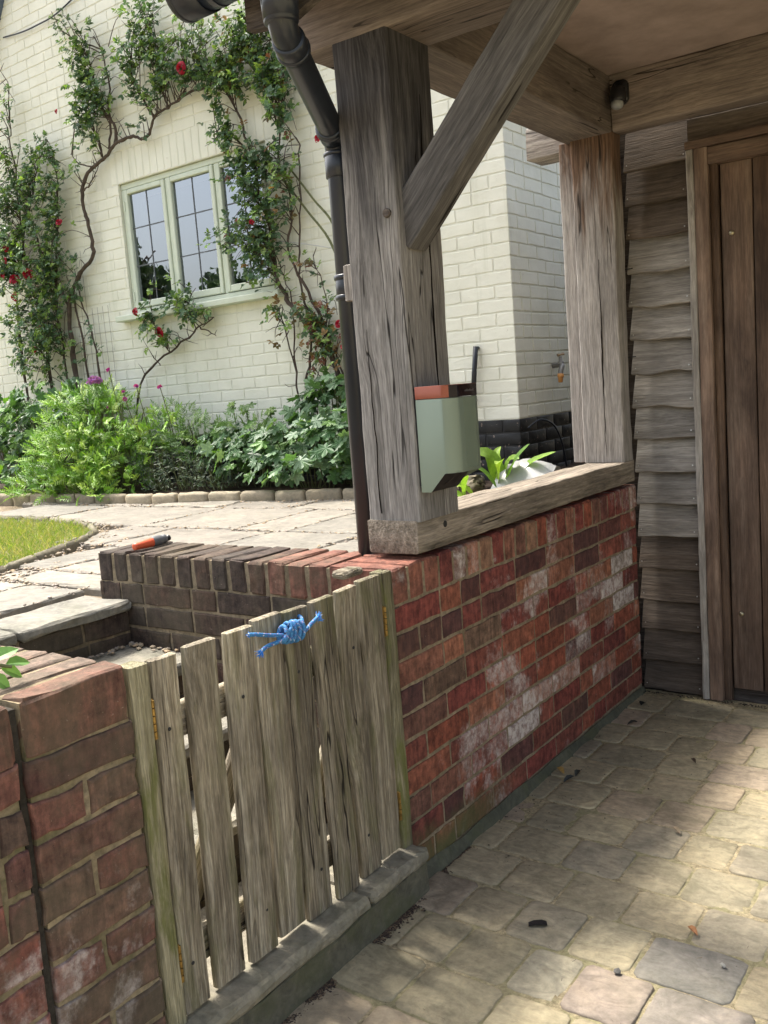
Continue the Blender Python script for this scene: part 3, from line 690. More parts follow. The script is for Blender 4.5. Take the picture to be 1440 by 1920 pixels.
gate_leaf('left gate leaf of weathered planks hinged on the brick pier', [
    (-.8055, -.731, -.8135, -.744, .861, .139, .004), (-.715, -.626, -.7225, -.640, .863, .139, .002), (-.611, -.5225, -.623, -.540, .862, .139, .006), (-.520, -.427, -.5285, -.4375, .867, .142, .001)],
    lambda z: -.8095-.003*(z < .5), -1, -.65)
gate_leaf('right gate leaf of mossy planks hinged beside the red brick wall', [
    (-.4255, -.342, -.4345, -.339, .862, .130, .004), (-.338, -.25, -.3285, -.241, .865, .131, .009), (-.245, -.157, -.2245, -.147, .869, .134, .005), (-.1535, -.0560, -.1435, -.0560, .874, .143, .007)],
    lambda z: -.0515, 1, -.24)
gp = timber('gate_post', (-.016, -.834, .10), (-.016, -.8305, .862), .044, .042, M_GATEMOSS, None, up=(0, 1, 0), wob=.002)
tag(gp, 'slim mossy timber post fixed to the left brick pier', 'gate post', 'gate posts')
gp = timber('gate_post', (-.016, -.026, .10), (-.016, -.030, .874), .044, .042, M_GATEMOSS, None, up=(0, 1, 0), wob=.002)
tag(gp, 'slim green stained timber post at the end of the red brick wall', 'gate post', 'gate posts')
mb = MB(); block(mb, (-.065, -.105, .885), (.05, .075, .02), (1, 1, 1), bev=.005, jit=.001)
tag(mb.build('packing_block', M_GATE), 'rough pale wood offcut on top behind the right gate post', 'wood block')

# rope
def rope():
    root = empty('knotted_rope', (.03, -.43, .81), 'blue braided rope knotted around the two gate leaves', 'rope')
    mb = MB(); rad = .0046; sides = 10
    def strand(pts, rad=rad):
        P = smooth_path(pts, 9); vs, fs = tube_pts(P, rad, sides); b = len(mb.v); mb.v.extend([tuple(v) for v in vs])
        acc = 0
        for i in range(len(P)-1):
            acc += (P[i+1]-P[i]).length
            for k in range(sides):
                ph = (acc/.020 + k/sides) % 1; ph2 = (acc/.020 - k/sides + .37) % 1
                t = (.045, .17, .38)
                if ph < .06: t = (.42, .30, .45) if random.random() < .6 else (.6, .6, .62)
                elif ph2 < .05: t = (.16, .09, .30)
                elif random.random() < .25: t = (.07, .25, .48)
                mb.f.append(tuple(b+q for q in fs[i*sides+k])); mb.t.append(t); mb.s.append(0)
        for f in fs[-2:]: mb.f.append(tuple(b+q for q in f)); mb.t.append((.3, .4, .6)); mb.s.append(0)
    B = lambda y, z, x=.0: (.024+x, y, z)
    strand([B(-.556, .851, -.004), B(-.535, .846, .002), B(-.50, .835, .0), B(-.472, .828, .004), B(-.455, .822, .004), B(-.44, .812, .012)])
    strand([B(-.531, .809, .004), B(-.51, .814, .002), B(-.485, .815, .004), B(-.462, .820, .010), B(-.447, .834, .014), B(-.434, .838, .008), B(-.430, .820, -.002)])
    # wraps of the knot
    def wrap(yc, zc, rz, rx, tilt, ph=0, turns=1.05):
        pts = []
        for i in range(15):
            a = ph+i/14*2*math.pi*turns; z = rz*math.sin(a); x = rx*math.cos(a)
            pts.append((.026+x, yc+tilt*z+.004*i/14, zc+z))
        strand(pts)
    for yc, zc, rz, ti, ph in ((-.461, .827, .0165, .35, .3), (-.4475, .827, .0205, .30, 1.1), (-.434, .8255, .0215, .22, 2.0), (-.4195, .8235, .0215, .18, .5), (-.4055, .822, .0195, .12, 1.4)): wrap(yc, zc, rz, .0125, ti, ph)
    strand([B(-.40, .815, .006), B(-.385, .822, .010), B(-.37, .828, .008), B(-.352, .833, .006), B(-.344, .835, .006)])
    strand([B(-.398, .836, .004), B(-.388, .836, -.002), B(-.381, .842, -.010), B(-.378, .846, -.02)])
    # strand passing behind the planks
    strand([(-.045, -.47, .815), (-.05, -.42, .815), (-.045, -.378, .835)])
    for yy in (-.4265, -.379): strand([(.016, yy, .825), (.0, yy, .827), (-.02, yy, .826), (-.045, yy, .822)])
    o = mb.build('rope_knot', M_ROPE, None, True); child(o, root)
    for (c, d) in (((.028, -.344, .835), (.1, 1, .25)), ((.028, -.531, .809), (.15, -1, -.35)), ((.02, -.556, .851), (0, -1, .1))):
        fb = MB(); d = Vector(d).normalized(); n = 46 if d.y != -1 else 20
        if abs(c[1]+.556) < .001: n = 14
        for _ in range(n):
            e = (d+Vector((random.gauss(0, .55), random.gauss(0, .4), random.gauss(0, .55)))).normalized(); L = random.uniform(.006, .017)*(1 if n > 14 else .4)
            p = Vector(c)+Vector((random.gauss(0, .0022), 0, random.gauss(0, .0022)))
            q = p+e*L; vs, fs = tube_pts([p, (p+q)/2+Vector((random.gauss(0, .001), 0, random.gauss(0, .001))), q], [.0009, .0008, .0004], 4)
            fb.add(vs, fs, (.02, .22, .70) if random.random() < .85 else (.55, .6, .65))
        child(fb.build('frayed_end', M_ROPE), root)
rope()

# ------------------------------------------------------------------ oak porch
porch = empty('timber_porch', (.0, .23, .0), 'weathered oak framed porch with boarded wall and plank door at the end of the driveway', 'porch')
timber('post', (-.074, .2315, .978), (-.074, .2315, 2.236), .172, .203, M_OAKPOST, porch, up=(0, 1, 0), bev=.007, wob=.0024)
timber('post', (-.0865, 1.688, .978), (-.0865, 1.688, 2.25), .169, .094, M_OAKFAR, porch, up=(0, 1, 0), bev=.007, wob=.0028)
timber('post', (-.2045, 1.722, .978), (-.2045, 1.722, 2.25), .062, .10, M_OAKFAR, porch, up=(0, 1, 0), bev=.005, wob=.002)
sb = timber('sill_beam', (-.0825, .1275, .9325), (-.0825, 1.734, .9325), .165, .089, M_SILL, porch, bev=.006, wob=.0032)
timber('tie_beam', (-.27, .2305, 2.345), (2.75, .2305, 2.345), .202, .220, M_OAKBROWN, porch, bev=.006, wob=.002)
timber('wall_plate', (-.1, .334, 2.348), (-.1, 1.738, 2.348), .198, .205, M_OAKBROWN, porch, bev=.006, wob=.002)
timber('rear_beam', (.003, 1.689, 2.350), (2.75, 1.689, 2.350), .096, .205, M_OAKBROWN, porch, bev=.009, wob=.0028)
timber('jutting_beam', (-.43, 1.86, 2.312), (-.2, 1.86, 2.312), .15, .13, M_OAK, porch, bev=.005, wob=.002)
timber('brace', (-.018, .196, 1.732), (.495, .196, 2.273), .082, .112, wood('oak_brace', (.052, .049, .047), (.108, .102, .098), (.185, .177, .17), blotch=.4, bump=.6, gain=.98, contrast=.7), porch, bev=.006, wob=.002)
mb = MB(); vs, fs = lathe([(0, .012), (.009, .012), (.012, .009)], (-.021, .1315, 1.787), (0, -1, 0), 10); mb.add(vs, fs)
child(mb.build('peg', M_OAKDARK), porch)
mb = MB(); vs, fs = lathe([(0, .0095), (.003, .0095), (.0035, .007)], (-.001, .268, .951), (1, 0, 0), 12); mb.add(vs, fs)
child(mb.build('peg', M_IRON), porch)
mb = MB(); mb.box(-.199, 2.74, -.13, 1.74, 2.452, 2.466)
child(mb.build('ceiling', M_PLY), porch)
# drying splits in the oak, as dark strips with inner shade in the colour
def split(o, u, n, z0, z1, w, seed):
    mb = MB(); N = 26; vs = []
    for i in range(N+1):
        t = i/N; z = z0+(z1-z0)*t; ww = w*math.sin(math.pi*t)**.6*(.55+.6*abs(nz((t*9, seed, 0), 1))); c = .010*nz((t*3, seed, 2), 1)+.003*nz((t*14, seed, 5), 1)
        for s_ in (-1, 1): vs.append(Vector(o)+Vector(u)*(c+s_*ww/2)+Vector((0, 0, z))+Vector(n)*.0008)
    vs2 = [v-Vector(n)*.012 for v in vs]; m = len(vs)
    mb.add(vs+vs2, [(2*i, 2*i+1, 2*i+3, 2*i+2) for i in range(N)]+[(2*i, 2*i+2, m+2*i+2, m+2*i) for i in range(N)]+[(2*i+1, m+2*i+1, m+2*i+3, 2*i+3) for i in range(N)])
    child(mb.build('split', M_SPLIT), porch)
M_SPLIT = plain('split_shadow_wood', (.014, .011, .009), 1., .05)
split((-.075, 1.6395, 0), (1, 0, 0), (0, -1, 0), 1.0, 1.78, .007, 3.1); split((.0135, .262, 0), (0, 1, 0), (1, 0, 0), 1.30, 2.1, .006, 7.7); split((-.115, .1285, 0), (1, 0, 0), (0, -1, 0), 1.0, 1.5, .003, 9.2)
# eaves: soffit, fascia and roof
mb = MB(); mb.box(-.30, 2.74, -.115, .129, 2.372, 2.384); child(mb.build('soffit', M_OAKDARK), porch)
mb = MB(); pf = [(-.202, 2.212), (-.078, 2.198), (.03, 2.235), (.12, 2.30), (.34, 2.36), (2.72, 2.36), (2.72, 2.5), (-.202, 2.5)]
mb.add([(x, -.145, z) for x, z in pf]+[(x, -.118, z) for x, z in pf], [tuple(range(8)), tuple(range(15, 7, -1))]+[(i, 8+i, 8+(i+1) % 8, (i+1) % 8) for i in range(8)])
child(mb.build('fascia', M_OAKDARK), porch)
k = NT('clay_tiles'); v = k.coord(rnd=False); k.bsdf(k.ramp(k.noise(v, 9, 4, .6), [(.3, (.10, .05, .035)), (.7, (.22, .11, .07))]), .9); M_TILE = k.m
mb = MB()
for i in range(13):
    for j in range(18):
        y0 = -.2+i*.17; z0 = 2.49+i*.1; x0 = -.26+j*.168
        mb.add([(x0, y0, z0), (x0+.163, y0, z0), (x0+.163, y0+.26, z0+.12), (x0, y0+.26, z0+.12), (x0, y0, z0+.014), (x0+.163, y0, z0+.014), (x0+.163, y0+.26, z0+.134), (x0, y0+.26, z0+.134)],
               [(0, 3, 2, 1), (4, 5, 6, 7), (0, 1, 5, 4), (1, 2, 6, 5), (2, 3, 7, 6), (3, 0, 4, 7)])
child(mb.build('roof', M_TILE), porch)
# boarded wall
BZ = [.132, .265, .39, .523, .656, .788, .92, 1.056, 1.183, 1.313, 1.451, 1.58, 1.71, 1.839, 1.972, 2.102]
def boards(x0, x1, zs, top=2.25):
    for i, z in enumerate(zs):
        h = ((zs[i+1]-z) if i+1 < len(zs) else top-z)+.022; grey = .6 < z < 1.75
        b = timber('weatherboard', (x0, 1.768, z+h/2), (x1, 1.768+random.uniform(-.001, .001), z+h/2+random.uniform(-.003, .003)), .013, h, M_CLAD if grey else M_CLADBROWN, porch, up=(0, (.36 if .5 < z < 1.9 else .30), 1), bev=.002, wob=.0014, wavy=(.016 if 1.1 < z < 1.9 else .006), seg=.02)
        for xx in (x0+.014, x1-.016):
            mb = MB(); vs, fs = lathe([(0, .003), (.001, .0028)], (xx+random.uniform(-.003, .003), 1.7405, z+random.uniform(.025, .035)), (0, -1, .2), 8); mb.add(vs, fs)
            o = mb.build('screw', M_STEEL); o.parent = b; M = b.matrix_basis.copy(); M.translation += porch.location; o.matrix_basis = M.inverted()
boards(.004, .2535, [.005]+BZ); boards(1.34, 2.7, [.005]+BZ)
mb = MB(); mb.box(-.19, -.17, 1.99, 6.0, .5, 2.5)  # mostly unseen side wall, added to shade the cottage's side
for i in range(13): zz = .76+.13*i; mb.add([(-.193, 1.99, zz), (-.193, 6.0, zz), (-.215, 6.0, zz), (-.215, 1.99, zz), (-.193, 1.99, zz+.128), (-.193, 6.0, zz+.128), (-.198, 6.0, zz+.128), (-.198, 1.99, zz+.128)], [(0, 3, 2, 1), (4, 5, 6, 7), (0, 1, 5, 4), (1, 2, 6, 5), (2, 3, 7, 6), (3, 0, 4, 7)])
child(mb.build('shading_side_cladding', M_CLAD), porch)
mb = MB(); mb.box(-.2, 2.74, 1.80, 1.82, -.02, 2.45); child(mb.build('wall_backing', M_OAKDARK), porch)
timber('weatherboard', (.2555, 1.752, 2.208), (2.7, 1.752, 2.208), .017, .084, M_CLADBROWN, porch, bev=.003, wob=.002)
timber('trim_strip', (.2685, 1.729, .002), (.2685, 1.729, 2.135), .026, .026, M_CLAD, porch, up=(1, 0, 0), bev=.003, wob=.0022)
timber('trim_strip', (1.327, 1.729, .002), (1.327, 1.729, 2.135), .026, .026, M_CLAD, porch, up=(1, 0, 0), bev=.003, wob=.0022)
timber('head_trim', (.2555, 1.726, 2.150), (1.34, 1.726, 2.150), .04, .028, M_DOOR, porch, bev=.003, wob=.001)
timber('door_jamb', (.3085, 1.7435, .002), (.3085, 1.7435, 2.134), .052, .050, M_DOOR, porch, up=(1, 0, 0), bev=.003, wob=.001)
timber('door_jamb', (1.287, 1.7435, .002), (1.287, 1.7435, 2.134), .052, .050, M_DOOR, porch, up=(1, 0, 0), bev=.003, wob=.001)
timber('door_jamb', (.3485, 1.757, .002), (.3485, 1.757, 2.07), .034, .028, M_DOORDK, porch, up=(1, 0, 0), bev=.003, wob=.001)
timber('door_head', (.3355, 1.7435, 2.102), (1.26, 1.7435, 2.102), .050, .062, M_DOOR, porch, bev=.003, wob=.001)
door = empty('door', (.81, 1.78, 0), '', ''); del door['label']; del door['category']; door.parent = porch; door.location = Vector((.81, 1.78, 0))-porch.location
def dchild(o): o.parent = door; o.location = Vector(o.location)-Vector((.81, 1.78, 0)); return o
x = .3665; i = 0
while x < 1.24:
    wd = .115; e = min(x+wd, 1.258)
    o = timber('door_plank', ((x+e)/2, 1.768, .052), ((x+e)/2, 1.768, 2.068), .03, e-x-.003, M_DOOR if i % 3 == 0 else M_DOORDK, None, up=(1, 0, 0), bev=.004, wob=.0008); dchild(o); x = e+.001; i += 1
for z in (1.816, .358):
    mb = MB(); vs, fs = lathe([(0, .0095), (.003, .0095), (.0055, .0075), (.007, .004), (.0072, .001)], (.405, 1.752, z), (0, -1, 0), 16); mb.add(vs, fs); dchild(mb.build('bolt_head', M_KNOB, None, True))
mb = MB(); mb.box(.37, 1.256, 1.776, 1.784, .05, 2.066); dchild(mb.build('door_back', M_DOORDK))
# nails poking from the cladding edge
for z in (1.735, 1.39):
    mb = MB(); vs, fs = tube_pts([(-.004, 1.728, z), (.03, 1.728, z+.002)], .0022, 6); mb.add(vs, fs); child(mb.build('nail', M_IRON), porch)

# ------------------------------------------------------------------ gutter and downpipe
root = empty('rain_gutter', (-.05, -.2, 2.3), 'dark half round rain gutter with a cranked downpipe running down beside the oak post', 'gutter')
def halfpipe(mb, x0, x1, yc, zc, r, th, closed_end=False):
    vs = []; fs = []; n = 14
    for x in (x0, x1):
        for rr in (r, r-th):
            for i in range(n+1): a = math.pi+math.pi*i/n; vs.append((x, yc+rr*math.cos(a), zc+rr*math.sin(a)))
    m = n+1
    for i in range(n): fs += [(i, i+1, 2*m+i+1, 2*m+i), (m+i, 3*m+i, 3*m+i+1, m+i+1)]
    for i in range(n): fs += [(i, m+i, m+i+1, i+1), (2*m+i, 2*m+i+1, 3*m+i+1, 3*m+i)]
    fs += [(0, 2*m, 3*m, m), (n, m+n, 3*m+n, 2*m+n)]
    if closed_end: fs.append(tuple(range(m)))
    mb.add(vs, fs)
mb = MB(); halfpipe(mb, -.325, 2.7, -.205, 2.318, .056, .003); child(mb.build('channel', M_PLASTIC, None, True), root)
mb = MB(); halfpipe(mb, -.340, -.262, -.205, 2.320, .0625, .004, True); halfpipe(mb, -.345, -.334, -.205, 2.321, .065, .01); child(mb.build('stop_end', M_PLASTIC, None, True), root)
mb = MB(); mb.box(-.24, -.22, -.262, -.148, 2.315, 2.33); halfpipe(mb, -.24, -.225, -.205, 2.320, .060, .003)
child(mb.build('bracket', M_PLASTIC), root)
mb = MB(); halfpipe(mb, -.12, .04, -.205, 2.320, .0615, .004)
vs, fs = lathe([(0, .046), (.05, .044), (.052, .047), (.066, .047), (.068, .043), (.075, .043), (.115, .041)], (-.042, -.205, 2.292), (0, 0, -1), 24); mb.add(vs, fs)
child(mb.build('outlet', M_PLASTIC, None, True), root)
pipe = [(-.042, -.205, 2.22), (-.042, -.205, 2.180), (-.050, -.187, 2.157), (-.062, -.155, 2.142), (-.211, .172, 2.035), (-.220, .197, 2.012), (-.223, .205, 1.975), (-.223, .205, .70)]
pp = [Vector(pipe[0]), Vector(pipe[1]), Vector(pipe[2]), Vector(pipe[3])] + [Vector(pipe[3]).lerp(Vector(pipe[4]), t) for t in (.25, .5, .75)] + [Vector(p) for p in pipe[4:]]
mb = MB(); vs, fs = tube_pts(pp, [.034]*len(pp), 24); mb.add(vs, fs)
def ring(c, ax, r, L):
    vs, fs = lathe([(-L/2-.002, r-.002), (-L/2, r), (L/2, r), (L/2+.002, r-.002)], c, ax, 24); mb.add(vs, fs)
dg = Vector(pipe[4])-Vector(pipe[3])
for t_, r, L in ((.02, .0395, .05), (.97, .0395, .05)): ring(Vector(pipe[3])+dg*t_, dg, r, L)
ring(Vector(pipe[3])+dg*.055, dg, .042, .006); ring(Vector(pipe[3])+dg*.94, dg, .042, .006)
ring((-.223, .205, 1.955), (0, 0, 1), .0395, .06); ring((-.223, .205, 1.985), (0, 0, 1), .042, .006); ring((-.042, -.205, 2.185), (0, 0, 1), .0395, .03)
dp = mb.build('downpipe', M_PLASTIC, None, True); child(dp, root)
mb = MB()
for z in (1.655, 1.600): ring((-.223, .205, z), (0, 0, 1), .0405, .010)
ring((-.223, .205, 1.628), (0, 0, 1), .037, .055)
child(mb.build('pipe_clip', M_PLASTIC, None, True), root)
tb = timber('spacer_block', (-.174, .165, 1.585), (-.174, .165, 1.678), .035, .045, M_OAK, None, up=(0, 1, 0), bev=.003); M_ = tb.matrix_world.copy(); tb.parent = root; M_.translation -= root.location; tb.matrix_basis = M_

# ------------------------------------------------------------------ charger box on the post
root = empty('wall_charger', (.014, .2, 1.2), 'sage green wall charger box with copper top band mounted on the oak post', 'charger')
def plan(off=0.):
    x0, x1, y0, y1, r = .020+off, .132-off, .134+off,   .268-off, .040-off; pts = [(x0, y1), (x0, y0), (.05, y0)]
    for i in range(19): a = R(-90+5*i); pts.append((x1-r+r*math.cos(a), y0+r+r*math.sin(a)))
    pts.append((x1, y1-.006)); pts.append((x1-.004, y1)); return pts
def zb(x, y): return 1.058 + max(0, min(1, (x-.052)/.045))*.050
def shell(name, z0, z1, m, off=0., cap=True, bot=True):
    mb = MB(); p = plan(off); n = len(p); lv = 2
    vs = [(x, y, (z0(x, y) if callable(z0) else z0)) for x, y in p] + [(x, y, z1-.0015) for x, y in p] + [(x*.985+.001, y*.985+.003, z1) for x, y in p]
    fs = [(k*n+i, k*n+(i+1) % n, (k+1)*n+(i+1) % n, (k+1)*n+i) for k in range(2) for i in range(n)]
    if cap: fs.append(tuple(range(2*n, 3*n)))
    if bot: fs.append(tuple(range(n-1, -1, -1)))
    mb.add(vs, fs); o = mb.build(name, m); o.data.polygons.foreach_set('use_smooth', [len(f) == 4 for f in fs]); child(o, root)
    try: o.data.set_sharp_from_angle(angle=R(35))
    except Exception: pass
    return o
shell('housing', zb, 1.303, M_SAGE, bot=False); 
mb = MB(); xs_ = [.0215, .052, .075, .097, .131]; vs = [(x, y, zb(x, y)+.0012) for x in xs_ for y in (.150 if x > .12 else .1355, .2665)]
mb.add(vs, [(i*2, i*2+1, i*2+3, i*2+2) for i in range(4)]); child(mb.build('underside', M_BLACKP), root)
cb = shell('top_band', 1.3045, 1.337, M_COPPER, -.0004)
cb.data.materials.append(M_MAROON)
for p in cb.data.polygons:
    c = p.center; nn = p.normal
    if nn.x > .62 and nn.y > -.8 and nn.z < .5: p.material_index = 1  # front of the band takes the painted dark reflection
mb = MB()       # faint raised maker's lettering, too small to read in the photograph
for i in range(9): mb.box(.1322, .1329, .200+.0052*i, .2035+.0052*i, 1.3165, 1.3165+.0035+.0012*(i % 3))
child(mb.build('lettering', plain('grey_lettering', (.09, .08, .08), .5)), root)
mb = MB()
for i in range(15): yy = .190+.0040*i; mb.box(.1318, .1328, yy, yy+.0026, 1.116, 1.301)
child(mb.build('ribbed_panel', M_SAGE), root)
for yy, zz in ((.262, 1.125), (.262, 1.29)):
    mb = MB(); vs, fs = lathe([(0, .0032), (.001, .0030), (.0014, .0015)], (.1317, yy, zz), (1, 0, 0), 10); mb.add(vs, fs); child(mb.build('screw', M_STEEL), root)
mb = MB(); mb.box(.013, .0205, .139, .262, 1.075, 1.33); child(mb.build('back_plate', M_BLACKP), root)
mb = MB()
for yy in (.178, .222):
    mb.add([(.05, yy, 1.0615), (.125, yy, 1.117), (.125, yy+.006, 1.117), (.05, yy+.006, 1.0615)], [(0, 1, 2, 3)])
child(mb.build('groove', M_IRON), root)

# ------------------------------------------------------------------ motion sensor lamp
root = empty('motion_sensor', (.048, 1.6, 2.36), 'small black motion sensor with pale lens under the porch ceiling', 'sensor')
mb = MB(); vs = []; fs = []
block(mb, (.048, 1.628, 2.375), (.062, .026, .09), bev=.012, sub=(3, 2, 3), jit=0); child(mb.build('bracket', M_BLACKP, None, True), root)
mb = MB(); vs, fs = lathe([(0, .022), (.004, .029), (.03, .031), (.05, .030), (.056, .026)], (.048, 1.605, 2.385), (0, -.25, -1), 20); mb.add(vs, fs); child(mb.build('hood', M_BLACKP, None, True), root)
mb = MB(); vs, fs = lathe([(0, .022), (.010, .0235), (.020, .021), (.026, .013), (.028, .004)], (.048, 1.591, 2.335), (0, -.25, -1), 20); mb.add(vs, fs); child(mb.build('lens', M_LENS, None, True), root)

# ------------------------------------------------------------------ hose connector lying on the coping
root = empty('hose_nozzle', (-1.06, .11, .889), 'orange and grey hose nozzle lying on the dark brick coping', 'hose nozzle')
a0 = Vector((-1.052, .022, .890)); ax = Vector((-.010, .175, .004))*.86
mb = MB(); vs, fs = lathe([(d_*.84, r_*.88) for d_, r_ in [(0, .009), (.002, .0125), (.01, .0135), (.06, .0165), (.09, .018), (.094, .018)]], a0, ax, 20); mb.add(vs, fs); child(mb.build('tip', plain('orange_plastic', (.62, .10, .035), .4, .5), None, True), root)
mb = MB(); vs, fs = lathe([(d_*.84, r_*.88) for d_, r_ in [(.0945, .019), (.10, .020), (.112, .0205), (.135, .0205), (.150, .017), (.152, .0185), (.164, .0185), (.168, .012)]], a0, ax, 20); mb.add(vs, fs); child(mb.build('grip', plain('grey_plastic', (.10, .105, .11), .45, .5), None, True), root)
mb = MB(); vs, fs = lathe([(d_*.84, r_*.88) for d_, r_ in [(.167, .009), (.178, .009), (.180, .0115), (.188, .0115), (.190, .008)]], a0, ax, 16); mb.add(vs, fs); child(mb.build('connector', M_BLACKP, None, True), root)

# ------------------------------------------------------------------ cottage
house = empty('brick_cottage', (-3, 2.85, .7), 'cream painted brick cottage with a pale green casement window and black plinth', 'house')
CR = (.80, .80, .69)
mb = MB(); mp = MB(); random.seed(21)
Wx0, Wx1, Wz0, Wz1 = -4.285, -2.79, 2.045, 3.005
def hcourses(mb, mp, o, u, n, L, z_lo, z_hi, front):
    k = 0; z = 1.119; zs = []
    while z < z_hi: zs.append(z); z += .0755
    z = 1.119-.0755
    while z > z_lo: zs.insert(0, z); z -= .0755
    for i, z in enumerate(zs):
        par = int(round((z-1.119)/.0755)) % 2; wav = .0025*math.sin(z*9)
        p = 0.; a = (.215, .1025)[par] if front else (.1025, .215)[par]; pl = z < 1.11
        first = True
        while p < L:
            e = min(p+a, L)
            segs = [(p, e)]
            if front:
                X0, X1 = -1.061-e, -1.061-p      # distance measured from the corner leftwards
                if z+.07 > Wz0 and z < Wz1+.225:
                    if X1 > Wx0-.065 and X0 < Wx1+.05 and z+.03 > Wz1: segs = []
                    elif X1 > Wx0 and X0 < Wx1 and z < Wz1:
                        segs = []
                        if X0 < Wx0-.02: segs.append((-1.061-Wx0, e))
                        if X1 > Wx1+.02: segs.append((p, -1.061-Wx1))
                if z > 4.5+1.44*(X0+.1+5.49): segs = []
            for (a_, b_) in segs:
                cc = Vector(o)+Vector(u)*((a_+b_)/2); wv = .003*nz((cc.x*1.5, cc.y, z*3), 1)
                q = random.uniform(.985, 1.015)
                tgt = mp if pl else mb
                frame_box(tgt, (cc.x, cc.y, z+.034+wv), u if not front else (-u[0], 0, 0), (0, 0, 1), n, b_-a_, .0665, .010, tuple(c*q for c in CR), 0, bev=.0028, jit=.0014, nu=5)
            p = e+.0095; a = .215
            if random.random() < .05: a = .1025
hcourses(mb, mp, (-1.061, 2.8, 0), (-1, 0, 0), (0, -1, 0), 5.35, .74, 5.2, True)
hcourses(mb, mp, (-1.0595, 2.8015, 0), (0, 1, 0), (1, 0, 0), 3.6, .74, 5.2, False)
x = -4.352
while x < Wx1+.03:      # soldier course over the window
    frame_box(mb, (x+.0325, 2.8, 3.12), (1, 0, 0), (0, 0, 1), (0, -1, 0), .066, .226, .012, CR, 0, bev=.005, jit=.0013); x += .0748
wallo = mb.build('wall', M_PBRICK)
child(wallo, house); child(mp.build('plinth', M_PLINTH, None, True), house)
mb = MB(); yb = 2.8038
def wq(x0, x1, z0, z1): mb.add([(x0, yb, z0), (x1, yb, z0), (x1, yb, z1), (x0, yb, z1)], [(0, 1, 2, 3)], tuple(c*.93 for c in CR))
wq(-6.45, Wx0, 1.115, 3.0); wq(Wx1, -1.0645, 1.115, 3.0); wq(Wx0, Wx1, 1.115, Wz0); wq(Wx0, Wx1, Wz1, 3.0) if Wz1 < 3 else None
mb.add([(-6.45, yb, 3.0), (Wx0, yb, 3.0), (Wx0, yb, 5.2), (-5.0, yb, 5.2), (-6.45, yb, 3.12)], [(0, 1, 2, 3, 4)], tuple(c*.93 for c in CR)); wq(Wx0, Wx1, Wz1, 5.2); wq(Wx1, -1.0645, 3.0, 5.2)
mb.add([(-1.0645, yb, 1.115), (-1.0645, 8, 1.115), (-1.0645, 8, 5.2), (-1.0645, yb, 5.2)], [(0, 1, 2, 3)], tuple(c*.93 for c in CR))
# reveals of the window opening
for (a, b) in (((Wx0, Wz0), (Wx0, Wz1)), ((Wx1, Wz1), (Wx1, Wz0)), ((Wx0, Wz1), (Wx1, Wz1)), ((Wx1, Wz0), (Wx0, Wz0))):
    mb.add([(a[0], yb-.002, a[1]), (b[0], yb-.002, b[1]), (b[0], 2.9, b[1]), (a[0], 2.9, a[1])], [(0, 1, 2, 3)], tuple(c*.93 for c in CR))
child(mb.build('mortar', M_PBRICK), house)
mb = MB(); mb.add([(-6.45, yb, .6), (-1.0645, yb, .6), (-1.0645, yb, 1.115), (-6.45, yb, 1.115)], [(0, 1, 2, 3)]); mb.add([(-1.0645, yb, .6), (-1.0645, 8, .6), (-1.0645, 8, 1.115), (-1.0645, yb, 1.115)], [(0, 1, 2, 3)])
child(mb.build('plinth_joints', M_PLINTH), house)
mb = MB(); d = Vector((.57, 0, .82)); pA = Vector((-6.9, 2.72, 2.47)); pB = pA+d*3.6; nn = Vector((-.82, 0, .57))*.16
vs = [pA, pB, pB+nn, pA+nn]; vs += [q+Vector((0, .1, 0)) for q in vs]; mb.add(vs, [(0, 1, 2, 3), (7, 6, 5, 4), (0, 4, 5, 1), (1, 5, 6, 2), (2, 6, 7, 3), (3, 7, 4, 0)]); child(mb.build('bargeboard', plain('blue_grey_board', (.10, .13, .19), .6)), house)
mb = MB(); q0 = nn*.9; vs = [pA+q0, pB+q0, pB+q0+Vector((0, 6, 0)), pA+q0+Vector((0, 6, 0))]; vs += [v+nn*.3 for v in vs]; mb.add(vs, [(0, 3, 2, 1), (4, 5, 6, 7), (0, 1, 5, 4), (1, 2, 6, 5), (2, 3, 7, 6), (3, 0, 4, 7)]); child(mb.build('roof', M_TILE), house)
# window
def wbox(mb, x0, x1, y0, y1, z0, z1, bev=.004): block(mb, ((x0+x1)/2, (y0+y1)/2, (z0+z1)/2), (x1-x0, y1-y0, z1-z0), bev=bev, jit=.0002, sub=(2, 1, 2))
win = empty('window', (0, 0, 0), '', ''); del win['label']; del win['category']; win.parent = house; win.location = Vector((-3.54, 2.83, 2.5))-house.location
def wchild(o): o.parent = win; o.location = Vector(o.location)-Vector((-3.54, 2.83, 2.5)); return o
mb = MB(); fy0, fy1 = 2.822, 2.885
wbox(mb, Wx0+.002, Wx1-.002, fy0, fy1, 2.962, 3.003); wbox(mb, Wx0+.002, Wx0+.038, fy0+.0005, fy1-.0005, 2.048, 2.9615); wbox(mb, Wx1-.038, Wx1-.002, fy0+.0005, fy1-.0005, 2.048, 2.9615)
M1, M2 = -3.785, -3.287
for mxx in (M1, M2): wbox(mb, mxx-.014, mxx+.014, fy0+.0005, fy1-.0005, 2.089, 2.9615)
wbox(mb, Wx0+.0385, Wx1-.0385, fy0, fy1, 2.048, 2.0885); wchild(mb.build('frame', M_FRAME, None, False))
mb = MB(); wbox(mb, -4.385, -2.72, 2.715, 2.84, 2.000, 2.043); wchild(mb.build('sill', M_FRAME, None, False))
